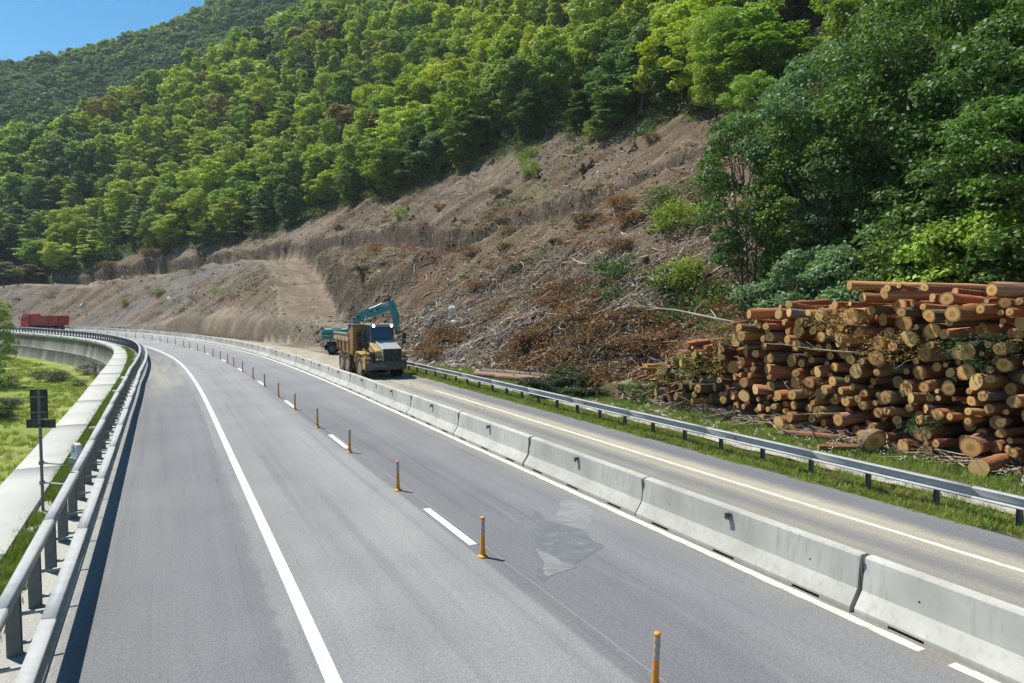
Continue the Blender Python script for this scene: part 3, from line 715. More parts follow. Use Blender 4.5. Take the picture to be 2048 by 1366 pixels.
# ---------- articulated dump truck; +Y forward, origin under the front bumper
adt=empty('dump_truck',(0,0,0));place(adt,59.2,3.72,TH(59)+math.pi)
tag(adt,'yellow articulated dump truck with grey bonnet and raised ochre body driving past the excavator','dump truck')
for i,y in enumerate((-1.75,-5.0,-6.6)):
    for sx in (1,-1):
        wheel(adt,(sx*1.15,y,.75),.76,.58,M['tyre'] if sx>0 else M['tyre_dark'],M['rim_dusty'],sx)
f=MB();f.box((0,-4.8,.85),(.7,5.2,.4));f.box((0,-1.75,.75),(1.9,.35,.35));f.box((0,-5,.75),(1.9,.35,.35));f.box((0,-6.6,.75),(1.9,.35,.35));f.box((0,-2.3,1.1),(1.3,2.6,.45));f.box((0,-3.7,1.3),(.5,.7,.7))
f.build('frame',M['machine_grey'],adt,.02)
b=MB();b.prism([(-1.02,.0),(1.02,.0),(1.4,-.28),(1.4,-.5),(-1.4,-.5),(-1.4,-.28)],.6,1.12,'z');b.box((0,.02,.68),(1.7,.06,.14))
b.build('front_bumper',M['machine_grey'],adt,.03)
b=MB();b.prism([(1.03,-.02),(1.42,-.3),(1.42,-.95),(1.3,-.95),(1.3,-.4),(1.03,-.2)],.62,1.13,'z');b.box((1.2,-.75,1.27),(.45,.8,.2));b.box((1.28,-.6,1.05),(.25,.5,.5))
b.build('bumper_corner',M['yellow'],adt,.02)
# fenders over the front wheels
for sx in (1,-1):
    q=MB();q.prism([(-.85,1.3),(-.95,1.62),(-2.45,1.72),(-2.85,1.35),(-2.95,.95),(-2.84,.95),(-2.72,1.28),(-2.4,1.6),(-1.0,1.52),(-.93,1.3)],sx*.85,sx*1.45,'x')
    q.build('fender',M['yellow'],adt,.02)
    q=MB()
    for k in range(3):q.box((sx*1.15,-.62-.0*k,.72+.27*k),(.42,.3,.05))
    q.box((sx*1.36,-.62,1.05),(.04,.3,.85));q.box((sx*.94,-.62,1.05),(.04,.3,.85));q.build('step',M['yellow'],adt,.008)
# bonnet
q=MB();
prof=[(.05,1.15),(.05,1.98),(-.15,2.03),(-1.62,2.46),(-1.75,2.46),(-1.75,1.15)]
q.prism(prof,-.98,.36,'x');q.build('bonnet',M['hood_grey'],adt,.05)
q=MB();q.prism([(-.18,1.16),(-.18,1.82),(-1.7,2.32),(-1.75,1.16)],.36,.74,'x');q.prism([(-.18,1.16),(-.18,1.78),(-1.7,2.2),(-1.75,1.16)],-1.2,-.98,'x')
q.build('engine_side',M['yellow'],adt,.04)
q=MB();q.box((-.31,.07,1.53),(1.2,.06,.82));
for k in range(9):q.box((-.31,.105,1.2+.082*k),(1.08,.02,.03),rx=.5)
q.build('grille',M['dark_plastic'],adt,.01)
text('lettering','KOMATSU',.13,M['machine_grey'],adt,(-.31,.125,1.62),(math.pi/2,0,math.pi))
for x in (.62,-1.14):
    q=MB();q.box((x,-.1,1.3),(.46,.2,.28));q.build('headlight_housing',M['dark_plastic'],adt,.02)
    q=MB();q.box((x+.08,.005,1.3),(.2,.02,.13));q.box((x-.13,.005,1.3),(.12,.02,.13));q.build('headlight',M['chrome'],adt)
q=MB();q.lathe([(.2,0),(.24,.05),(.25,.35),(.2,.42),(.08,.46)],16,'z',(.82,-.5,1.35));q.lathe([(.09,0),(.09,.3)],10,'z',(.82,-.5,1.1))
q.build('air_cleaner',M['dark_plastic'],adt,smooth=True)
# cab
cx=-.16
q=MB();q.prism([(-1.7,1.75),(-1.7,2.42),(-1.88,3.44),(-3.1,3.44),(-3.1,1.75)],cx-.78,cx+.78,'x')
cab=q.build('cab',M['machine_grey'],adt,.04)
q=MB();q.prism([(-1.69,2.42),(-1.66,2.42),(-1.84,3.34),(-1.87,3.34)],cx-.68,cx+.68,'x');q.build('windscreen',M['glass'],cab)
for sx in (1,-1):
    q=MB();q.prism([(-1.86,2.3),(-1.98,3.3),(-2.95,3.3),(-2.95,2.0),(-2.3,2.0)],cx+sx*.785,cx+sx*.80,'x');q.build('side_window',M['glass'],cab)
q=MB();q.box((cx,-2.45,3.5),(1.68,1.5,.1));q.box((cx,-1.72,3.43),(1.6,.1,.12));q.build('cab_roof',M['hood_grey'],adt,.03)
q=MB();q.box((cx-.02,-1.655,2.6),(.9,.02,.03),rz=0);q.build('wiper',M['dark_plastic'],cab)
for x in (-.62,.62):
    q=MB();q.lathe([(.04,-.1),(.1,-.06),(.105,0)],14,'y',(cx+x,-1.6,3.43));q.build('work_light_housing',M['dark_plastic'],adt)
    q=MB();q.lathe([(.095,0),(.08,.02),(.02,.03)],14,'y',(cx+x,-1.6,3.43));q.build('work_light',M['lamp'],adt)
q=MB();q.lathe([(.09,0),(.08,.14),(.04,.19)],12,'z',(cx+.15,-2.2,3.55));q.build('beacon',M['beacon'],adt)
# mirrors on stalks
for sx in (1,-1):
    q=MB();X=sx*1.25
    q.tube([(X,-.75,1.6),(X,-.75,2.9),(X+sx*.12,-.7,2.95)],.022,6);q.tube([(X*.75,-1.1,1.9),(X,-.75,2.1)],.018,5);q.build('mirror_stalk',M['dark_plastic'],adt)
    q=MB();q.box((X+sx*.13,-.7,2.78),(.26,.1,.42));q.box((X+sx*.13,-.7,2.38),(.24,.1,.24));q.build('mirror',M['dark_plastic'],adt,.03)
q=MB()
for x in (.9,1.3):q.tube([(x,-.35,1.2),(x,-.35,1.75),(x,-1.2,1.95),(x,-1.55,1.72)],.02,6)
q.tube([(-1.35,-.35,1.2),(-1.35,-.35,1.8),(-1.35,-1.3,2.0),(-1.35,-2.0,1.75)],.02,6);q.build('handrail',M['yellow'],adt)
# dump body
body=MB()
for sx in (1,-1):
    pl=[(-3.35,1.45),(-3.2,3.45),(-3.65,3.45),(-4.6,2.82),(-8.35,2.72),(-8.75,2.35),(-7.5,1.85),(-6.0,1.5)]
    body.prism(pl,sx*1.36,sx*1.45,'x')
body.prism([(-3.3,1.5),(-3.12,3.5),(-3.22,3.5),(-3.42,1.5)],-1.45,1.45,'x')
body.prism([(-3.3,1.35),(-6.0,1.38),(-7.6,1.78),(-8.8,2.3),(-8.75,2.38),(-7.5,1.9),(-6,1.52),(-3.4,1.5)],-1.4,1.4,'x')
body.prism([(-3.02,3.46),(-3.75,3.46),(-3.75,3.52),(-3.02,3.52)],-1.5,1.5,'x')
for x in (.35,-.35,.95,-.95):body.box((x,-3.13,2.45),(.12,.12,1.9),rx=-.08)
body.box((.75,-3.1,2.2),(.9,.1,.1));body.box((-.75,-3.1,2.2),(.9,.1,.1))
bo=body.build('dump_body',M['body_rust'],adt,.015)
q=MB()
for sx in (1,-1):
    q.prism([(-4.3,2.86),(-8.4,2.76),(-8.75,2.4),(-8.3,2.3),(-4.3,2.28)],sx*1.455,sx*1.50,'x')
    q.box((sx*1.5,-6.4,2.84),(.12,4.1,.1))
q.build('side_panel',M['body_pale'],bo,.01)
q=MB();
for sx in (1,-1):
    for y in (-4.2,-5.3,-6.4,-7.4):q.box((sx*1.49,y,2.05),(.1,.14,.85))
q.build('side_rib',M['body_rust'],bo,.01)
q=MB();q.box((1.07,-3.0,2.55),(.34,.22,.85));q.box((1.07,-3.0,1.75),(.28,.24,.7));q.build('exhaust_stack',M['dark_plastic'],adt,.03)
q=MB();q.prism([(-3.55,1.5),(-3.75,1.72),(-7.4,1.78),(-7.6,1.5),(-7.35,1.5),(-7.2,1.62),(-3.95,1.58),(-3.8,1.5)],.85,1.42,'x');q.build('rear_mudguard',M['tyre'],adt)
# ---------- wheeled excavator; +Y forward (boom), right side (+X) to the camera
ex=empty('excavator',(-16.6,69.6,0),-rad(82));
tag(ex,'teal wheeled excavator with raised boom digging behind the yellow dump truck','excavator')
q=MB();q.box((0,0,.95),(1.0,4.4,.45));q.box((0,-1.55,.62),(1.9,.3,.3));q.box((0,1.35,.62),(1.9,.3,.3));q.box((0,-2.3,.6),(2.3,.12,.5),rx=.2);q.box((.75,0,.8),(.5,1.5,.5));q.box((-.75,0,.8),(.5,1.5,.5));q.lathe([(.7,1.15),(.7,1.35)],20);q.build('undercarriage',M['dark_plastic'],ex,.02)
for y in (-1.55,1.35):
    for sx in (1,-1):wheel(ex,(sx*1.05,y,.52),.53,.5,M['tyre_dark'],M['machine_grey'],sx,18)
q=MB();q.prism([(-2.55,1.42),(-2.62,1.9),(-2.55,2.35),(-2.35,2.46),(-.2,2.46),(.0,2.2),(.3,1.42)],.25,1.25,'x')
q.prism([(-2.55,1.42),(-2.62,1.9),(-2.55,2.35),(-2.35,2.46),(-.2,2.46),(-.2,1.42)],-1.25,.25,'x')
q.box((0,.4,1.5),(2.4,1.9,.2));up_=q.build('upper_body',M['teal'],ex,.08)
q=MB();q.box((1.257,-1.45,1.86),(.02,2.0,.42));q.box((0,-2.63,1.86),(2.2,.03,.42));q.build('dark_stripe',M['dark_plastic'],up_)
q=MB();q.box((.1,-1.35,2.475),(2.1,2.1,.03));q.box((.4,-1.2,2.56),(.8,.9,.16));q.build('engine_cover',M['teal_pale'],up_,.03)
text('lettering','KOBELCO',.22,M['letter_white'],up_,(1.272,-2.0,1.84),(math.pi/2,0,math.pi/2)).data
text('lettering','150',.26,M['letter_white'],up_,(1.272,-.85,1.84),(math.pi/2,0,math.pi/2))
q=MB();q.prism([(-.15,1.5),(-.15,3.0),(1.1,3.0),(1.45,2.3),(1.45,1.5)],-1.2,-.35,'x');cb=q.build('cab',M['teal'],ex,.05)
q=MB();q.prism([(1.13,2.95),(1.47,2.3),(1.47,1.9),(1.49,1.9),(1.49,2.3),(1.15,2.97)],-1.15,-.4,'x');q.prism([(-.05,2.2),(-.05,2.9),(1.05,2.9),(1.35,2.3),(1.35,2.0)],-.35,-.335,'x');q.build('cab_window',M['glass'],cb)
def girder(name,pts,hs,w,parent,mat):
    # tapered box girder following points in the (y,z) plane
    up=[];lo=[]
    for i,(y,z) in enumerate(pts):
        a=pts[max(i-1,0)];b=pts[min(i+1,len(pts)-1)];d=Vector((b[0]-a[0],b[1]-a[1])).normalized();n=Vector((-d.y,d.x))
        up.append((y+n.x*hs[i],z+n.y*hs[i]));lo.append((y-n.x*hs[i],z-n.y*hs[i]))
    m=MB()
    for i in range(len(pts)-1):
        m.prism([lo[i],lo[i+1],up[i+1],up[i]],-w/2,w/2,'x')
    return m.build(name,mat,parent,.02)
b1=girder('boom_base',[(.55,1.75),(.65,2.7),(.95,3.75)],[.3,.34,.27],.44,ex,M['teal'])
b2=girder('boom',[(.85,3.72),(1.6,3.95),(2.9,4.35),(4.45,4.75)],[.28,.44,.4,.22],.44,ex,M['teal'])
b3=girder('stick',[(4.15,5.35),(4.4,4.8),(4.65,3.4),(4.75,2.1)],[.28,.38,.28,.16],.4,ex,M['teal'])
q=MB();q.lathe([(.12,-.27),(.12,.27)],12,'x',(0,.9,3.72));q.lathe([(.1,-.26),(.1,.26)],12,'x',(0,4.42,4.75));q.lathe([(.09,-.24),(.09,.24)],12,'x',(0,4.75,2.2));q.build('pivot_pin',M['dark_plastic'],ex)
q=MB();q.tube([(0,2.0,4.45),(0,3.3,5.0)],.1,10);cy=q.build('arm_cylinder',M['teal'],ex);
q=MB();q.tube([(0,3.3,5.0),(0,4.18,5.28)],.055,8);q.build('cylinder_rod',M['chrome'],cy)
q=MB();q.tube([(.3,1.3,1.7),(.3,1.45,2.8)],.09,10);q.tube([(-.3,1.3,1.7),(-.3,1.45,2.8)],.09,10);c2=q.build('boom_cylinder',M['teal'],ex)
q=MB();q.tube([(.3,1.45,2.8),(.27,1.75,3.9)],.05,8);q.tube([(-.3,1.45,2.8),(-.27,1.75,3.9)],.05,8);q.build('cylinder_rod',M['chrome'],c2)
q=MB();q.tube([(0,4.72,4.7),(0,4.95,3.7)],.075,8);q.tube([(0,4.95,3.7),(0,5.05,2.55)],.04,8);q.tube([(.15,4.25,5.0),(.15,4.6,4.4),(.15,4.85,3.5)],.02,5);q.tube([(.12,.75,3.2),(.2,1.2,4.2),(.2,2.2,4.65)],.02,5);q.build('bucket_cylinder',M['machine_grey'],ex)
q=MB();q.prism([(4.6,2.1),(4.95,2.15),(5.35,1.65),(5.4,1.1),(5.05,.75),(4.6,.85),(4.5,.95),(4.95,1.05),(5.1,1.4),(4.9,1.8)],-.5,.5,'x')
for x in (-.4,-.13,.13,.4):q.prism([(4.6,.85),(4.3,.92),(4.6,.98)],x-.05,x+.05,'x')
q.build('bucket',M['machine_grey'],ex,.02)
# emblem on the boom: black swept wings round pale letters
em=empty('emblem',(.222,2.62,4.4));em.parent=b2;em.rotation_euler=(rad(20),0,0)
bpy.data.objects.remove(em)
q=MB();T=Matrix.Translation((0,2.6,4.3))@Matrix.Rotation(rad(20),4,'X')
q.prism([(-.55,.14),(-.2,.16),(-.12,-.12),(-.3,-.05)],.225,.236,'x',0,T);q.prism([(.15,.15),(.62,.14),(.3,.02),(.1,-.12)],.225,.236,'x',0,T);q.build('emblem',M['dark_plastic'],b2)
text('lettering','SK',.28,M['letter_white'],b2,(.238,2.6,4.3),Matrix.Rotation(math.pi/2,3,'Z').to_4x4().to_euler() if False else Euler((math.pi/2+0,0,math.pi/2)))
b2.children[-1].rotation_euler=(Matrix.Rotation(rad(20),3,'X')@Euler((math.pi/2,0,math.pi/2)).to_matrix()).to_euler()
# ---------- red tipper truck
rt=empty('tipper_truck',(0,0,0));p=W(181.5,-1.3);rt.location=tuple(p);rt.rotation_euler=(0,0,rad(79))
tag(rt,'red tipper truck driving away round the far bend of the road','truck')
# origin at the rear end; +Y forward
q=MB();q.box((0,4.6,.85),(.9,9.0,.3));q.box((0,1.3,.55),(1.9,.2,.2));q.box((0,2.7,.55),(1.9,.2,.2));q.box((0,7.9,.55),(1.9,.2,.2));q.box((1.0,5.6,.75),(.4,1.2,.55));q.box((-1.0,5.6,.75),(.4,1.2,.55));q.build('chassis',M['dark_plastic'],rt,.02)
for y in (1.3,2.7,6.4,7.9):
    for sx in (1,-1):wheel(rt,(sx*1.02,y,.52),.53,.42,M['tyre_dark'],M['machine_grey'],sx,12)
q=MB()
for sx in (1,-1):q.prism([(0,1.15),(-.12,3.0),(6.6,3.0),(6.5,1.15)],sx*1.17,sx*1.25,'x')
q.box((0,3.25,1.15),(2.4,6.5,.12));q.box((0,6.5,2.15),(2.5,.1,1.9));
tb=q.build('tipper_body',M['red'],rt,.015)
q=MB()
for y in (.1,1.5,1.9,2.3,6.4):q.box((-1.29,y,2.05),(.1,.12,1.8));q.box((1.29,y,2.05),(.1,.12,1.8))
for z in (1.3,1.7,2.95):q.box((-1.28,3.25,z),(.08,6.5,.09));q.box((1.28,3.25,z),(.08,6.5,.09))
q.build('side_rib',M['red'],tb,.01)
q=MB();q.prism([(-.02,1.15),(-.15,3.0),(-.22,3.0),(-.09,1.15)],-1.24,1.24,'x')
for x in (-1.15,-.4,.4,1.15):q.box((x,-.18,2.05),(.1,.08,1.75),rx=.06)
tg_=q.build('tailgate',M['red'],rt,.01)
q=MB();q.lathe([(1.0,0),(.7,.12),(.2,.28)],14,'z',(0,4.6,2.75));q.build('load_of_soil',M['machine_grey'],rt)
q=MB();q.prism([(6.85,.7),(6.85,3.0),(8.35,3.0),(8.75,2.0),(8.8,.55)],-1.22,1.22,'x');cbr=q.build('cab',M['red_bright'],rt,.06)
q=MB();q.prism([(8.385,2.9),(8.7,2.1),(8.75,2.1),(8.43,2.93)],-1.1,1.1,'x')
for sx in(1,-1):q.prism([(7.3,2.0),(7.3,2.8),(8.25,2.8),(8.55,2.0)],sx*1.222,sx*1.235,'x')
q.build('cab_window',M['glass'],cbr)
q=MB();q.prism([(6.3,3.12),(6.5,3.35),(8.2,3.3),(8.4,3.05),(6.9,3.02)],-1.15,1.15,'x');q.build('canopy',M['red_bright'],rt,.04)
q=MB();q.box((0,8.85,.75),(2.45,.15,.45));q.build('front_bumper',M['machine_grey'],rt,.03)
q=MB()
for sx in (1,-1):q.tube([(sx*1.2,8.5,2.7),(sx*1.5,8.7,2.7)],.02,5);q.box((sx*1.5,8.7,2.4),(.1,.14,.6))
q.build('mirror',M['dark_plastic'],rt,.02)
q=MB();q.box((0,-.1,.6),(2.3,.08,.12));q.box((1.0,-.14,.85),(.3,.04,.14));q.box((-1.0,-.14,.85),(.3,.04,.14));q.build('rear_light_bar',M['machine_grey'],rt)
q=MB()
for sx in (1,-1):q.prism([(.3,1.02),(.75,1.1),(3.3,1.1),(3.7,1.0),(3.4,1.06),(.6,1.06)],sx*.8,sx*1.24,'x')
q.build('mudguard',M['dark_plastic'],rt)
# ---------- red and white plastic road barriers
for i,(s,t,rz) in enumerate(((172,4.6,.9),(168.2,4.4,.5))):
    o=empty('plastic_barrier',tuple(W(s,t)),TH(s)+rz)
    tag(o,'small red and white plastic road barrier beyond the tipper truck, %s one'%('the left and longer' if i==0 else 'the right and shorter'),'road barrier','plastic barriers near the spoil heap')
    q=MB();L=1.9 if i==0 else 1.1;q.prism([(-.25,0),(.25,0),(.22,.25),(.09,.4),(.08,.8),(-.08,.8),(-.09,.4),(-.22,.25)],-L/2,L/2,'y');q.build('shell',M['red_bright'],o,.02)
    q=MB();q.box((0,0,.62),(.2,L*.55,.16));q.box((0,0,.83),(.14,L*.9,.06));q.build('white_band',M['red_white'],o)
# ================================================================ SIGN AND MILESTONE ON THE LEFT
sg_=empty('road_sign',(-10.83,15.55,0),rad(2));tag(sg_,'back of two dark road signs on one thin post beside the left guardrail','road sign')
q=MB();q.tube([(0,0,0),(0,0,2.82)],.033,10);q.lathe([(.055,.62),(.055,.7)],10);q.lathe([(.055,1.08),(.055,1.16)],10);q.build('post',M['post_steel'],sg_)
q=MB();q.prism([(-.17,-.06),(-.17,-.045),(.16,.055),(.16,.04)],2.13,2.82,'z')
u=q.build('upper_plate',M['dark_plastic'],sg_,.004)
q=MB();q.box((0,-.035,2.3),(.3,.02,.035),rz=.29);q.box((0,-.035,2.65),(.3,.02,.035),rz=.29);q.build('plate_rib',M['post_steel'],u)
q=MB();q.box((-.01,.05,2.02),(.66,.02,.2));q.box((0,-.0,2.0),(.09,.09,.05));lo=q.build('lower_plate',M['dark_plastic'],sg_,.004)
q=MB();q.tube([(0,0,1.12),(.62,-.18,1.12)],.022,8);q.tube([(0,0,.66),(.62,-.18,.66)],.022,8);q.build('bracket_arm',M['galv'],sg_)
ms=empty('milestone',(-12.62,19.6,.0),rad(-25));tag(ms,'white round topped kilometre stone marked 3 beside the walkway','milestone')
q=MB();pf=[(-.14,.35)]+[( -.14*math.cos(a),.62+.14*math.sin(a)) for a in np.linspace(0,math.pi,10)]+[(.14,.35)];q.prism(pf,-.08,.08,'y');q.build('stone',M['milestone'],ms,.01)
q=MB();q.box((0,0,.17),(.36,.24,.36));q.build('base',M['stone_grey'],ms,.01)
q=MB();q.box((0,-.083,.58),(.17,.006,.17));q.box((0,-.082,.5),(.17,.005,.02));q.build('number_plate',simple('pale_blue_plate',(.58,.62,.7),.6),ms)
text('lettering','3',.2,M['blue_ink'],ms,(0,-.09,.59),(math.pi/2,0,0))
# ================================================================ LOG PILE
def log_mesh(v,n=14):
    r_=np.random.default_rng(v);rings=9;Vv=[];
    bx_,by_=r_.uniform(-.1,.1,2);e=1+r_.uniform(-.12,.12)
    for j in range(rings):
        u=j/(rings-1);tp=1-.14*u+.05*r_.standard_normal()*(j>0)
        for k in range(n):
            a=2*math.pi*k/n;rr=tp*(1+.07*math.sin(2*a+v)+.05*math.sin(3*a+v*2)+.035*r_.standard_normal())
            Vv.append((rr*math.cos(a)*e+bx_*4*u*(1-u)*1.5,rr*math.sin(a)/e+by_*4*u*(1-u)*1.5,u))
    F=[[j*n+k,j*n+(k+1)%n,(j+1)*n+(k+1)%n,(j+1)*n+k] for j in range(rings-1) for k in range(n)]
    m=MB();m.add(Vv,F);
    # branch stubs
    for q_ in range(r_.integers(1,4)):
        a=r_.uniform(0,6.28);u=r_.uniform(.15,.9);
        m.lathe([(.16,.8),(.1,1.12)],6,'z',(0,0,0),0,Matrix.Translation((0,0,u))@Matrix.Rotation(a,4,'Z')@Matrix.Rotation(math.pi/2,4,'Y')@Matrix.Diagonal((.08,1,1,1)))
    body=m.mesh('log_bark',M['bark'],True)
    c=MB();c.add([(*q[:2],-.002) for q in Vv[:n]]+[(0,0,-.004)],[[k,n,(k+1)%n] for k in range(n)])
    c2=MB();c2.add([(*q[:2],1.001) for q in Vv[-n:]]+[(bx_*0,0,1.002)],[[k,(k+1)%n,n] for k in range(n)])
    return body,c.mesh('cut_end',M['cut'])
LM=[log_mesh(v) for v in range(7)]
PINE=[(.5,.21,.085),(.38,.15,.065),(.54,.26,.11),(.26,.115,.06),(.44,.25,.14)];GREY=[(.19,.14,.095),(.22,.175,.125),(.13,.095,.07)]
def add_log(p,d,r,L,colr,v,name='log',roll=None,parent=None):
    o=ob(name,LM[v][0],parent)
    q=Vector(d).to_track_quat('Z','Y')@Euler((0,0,R.uniform(0,6.28) if roll is None else roll)).to_quaternion()
    o.rotation_mode='QUATERNION';o.rotation_quaternion=q;o.location=p;o.scale=(r,r,L);o.color=(*colr,1)
    ob('cut_end',LM[v][1],o)
    return o
def Hp(s):return .35*math.sin(s*1.9+1)*.5+.2*math.sin(s*4.3)+float(I(s,[10,24,30,34,35.8,36.6,38.2,40,42.5,44.6],[4.9,5.3,5.15,4.6,4.15,3.8,3.3,2.7,1.7,.5]))
circ=[];RL=random.Random(23);fails=0
while fails<90:
    r=min(.26,max(.06,RL.lognormvariate(math.log(.132),.38)))
    if RL.random()<.04:r*=1.4
    best=None
    for _ in range(9):
        s=RL.uniform(18,44.6)
        z=r+.02
        for (a,b,c) in circ:
            ds=abs(a-s);rr=(r+c)*1.0+.05
            if ds<rr:z=max(z,b+math.sqrt(rr*rr-ds*ds))
        if z+r*.6<Hp(s) and (best is None or z<best[1]):best=(s,z)
    if best is None:fails+=1;continue
    circ.append((best[0],best[1]+RL.uniform(0,.02),r))
named=[];stuffm=MB()
for (s,z,r) in circ:
    left=s>36.4
    t0=11.35+z*.06+RL.choice([0,.1,.3,.5,.8,1.1,1.5])*RL.uniform(.5,1.2)
    if z>Hp(s)-.8:t0-=RL.uniform(0,.9)
    if RL.random()<.07:yj=RL.choice([-1,1])*RL.uniform(.3,.8)
    else:yj=0
    L=RL.uniform(3.0,4.6) if not left else RL.uniform(1.2,3.2)
    yaw=RL.gauss(-.04,.15 if not left else .4);pit=RL.gauss(-.01,.045 if not left else .14)
    th=TH(s);a=th+yaw+yj
    named.append([s,z,r,t0,L,a,pit,left])
named.sort(key=lambda q:-q[0])
print('logs',len(named))
far_l=[q for q in named if q[0]<25.0];near_l=[q for q in named if q[0]>=25.0]
if len(near_l)>296:
    near_l.sort(key=lambda q:-(q[2]+.12*(q[3]<12.2)+.3*(q[0]>25.6)*(q[2]>.085)));far_l+=near_l[296:];near_l=near_l[:296]
bandname=['bottom layer','lower part','middle','upper part','top layer']
recs=[]
for (s,z,r,t0,L,a,pit,left) in near_l:
    p=W(s,t0,z);d=(math.cos(a)*math.cos(pit),math.sin(a)*math.cos(pit),math.sin(pit))
    if left:cl=RL.choice(GREY+PINE[:2]+GREY)
    else:cl=RL.choice(PINE+PINE+GREY)
    o=add_log(tuple(p),d,r,L,[c*RL.uniform(.8,1.15) for c in cl],RL.randrange(7))
    k=min(4,int(5*z/max(Hp(s),.5)))
    px=proj(*p)[0]
    recs.append((k,'grey-brown' if cl in GREY else 'reddish pine','thick' if r>.25 else ('thin' if r<.15 else 'medium'),px,o,left))
from collections import defaultdict
gd=defaultdict(list)
for q in recs:gd[(q[5],q[0],q[1],q[2])].append(q)
for (left,k,cl,sz),qs in gd.items():
    qs.sort(key=lambda q:q[3])
    where=('loose left end, ' if left else 'main stack, ')+bandname[k]
    for i,q in enumerate(qs):
        tag(q[4],'%s %s log, %s, %s such from left'%(sz,cl,where,ordn(i+1)) if len(qs)>1 else '%s %s log, the only such in the %s'%(sz,cl,where),'log','cut logs stacked beside the guardrail')
# logs of the stack beyond the 300 (outside the frame or buried)
if far_l:
    for (s,z,r,t0,L,a,pit,left) in far_l:
        p=Vector(tuple(W(s,t0,z)));d=Vector((math.cos(a)*math.cos(pit),math.sin(a)*math.cos(pit),math.sin(pit)))
        i0=len(stuffm.f);stuffm.tube([p,p+d*L],[r,r*.88],10,0);stuffm.m[-2]=1;stuffm.m[-1]=1
    o=stuffm.build('log_stack',[M['bark'],M['splinter']]);o.color=(.3,.12,.055,1);tag(o,'remaining logs of the stack outside and behind the visible front','logs',None,'stuff')
# single logs that lie apart
solo=[((-.0),0)]
def lay(s,t,z,r,L,yaw,pit,c,lab,cat='log',v=None,grp=None):
    p=W(s,t,z);a=TH(s)+yaw
    o=add_log(tuple(p),(math.cos(a)*math.cos(pit),math.sin(a)*math.cos(pit),math.sin(pit)),r,L,c,R.randrange(7) if v is None else v)
    tag(o,lab,cat,grp);return o
lay(44.9,11.2,.42,.4,2.4,.5,0,(.25,.2,.15),'big round log with broad pale sawn face at the left tip of the pile')
lay(33.2,10.4,.15,.13,3.6,-1.0,0,(.33,.15,.09),'long thin barked log lying on the grass in front of the pile')
lay(31.2,10.2,.12,.1,1.5,-.9,0,(.3,.12,.07),'short slim reddish log on the grass in front of the pile')
lay(31.0,9.6,.12,.12,2.6,-.55,.0,(.26,.12,.07),'half buried log in the grass nearest the guardrail')
lay(26.6,10.5,.27,.26,2.4,.1,0,(.32,.13,.06),'thick pine log at the bottom right foot of the pile')
lay(27.2,11.2,.7,.3,3.2,.12,0,(.3,.14,.08),'very thick log lying above the bottom right one at the frame edge')
lay(29.8,10.7,.4,.38,.45,1.15,.25,(.2,.14,.1),'short fat stump piece tipped with its broad grey face outward')
lay(57.5,9.2,.22,.2,7.5,-1.18,0,(.33,.2,.15),'long barkless log behind the guardrail, nearest the road of three')
lay(58.6,10.3,.25,.2,6.5,-1.22,0,(.2,.17,.12),'long grey log behind the guardrail, upper one of three')
lay(55.2,9.6,.18,.17,5.5,-1.1,0,(.36,.2,.15),'long pinkish log behind the guardrail, right one of three')
lay(62.3,13.6,1.3,.2,3.4,-1.0,-.35,(.3,.2,.12),'short broken trunk leaning up from the debris foot')
tops=[(35.3,10.9,4.42,.19,5.0,-.3,.03),(33.6,11.1,4.78,.13,3.2,.25,.04),(31.2,11.2,5.42,.17,5.5,-.45,-.02),(28.6,11.1,5.3,.14,5.8,-.15,-.02),(30.0,11.3,5.16,.2,5.0,-.3,.0),(26.6,11.3,5.2,.17,4.5,-.25,.02)]
for i,q in enumerate(tops):
    lay(*q[:7],PINE[i%5],'long pine log lying loose across the top of the pile, %s from the left'%ordn(i+1),grp='loose long logs on top of the pile')
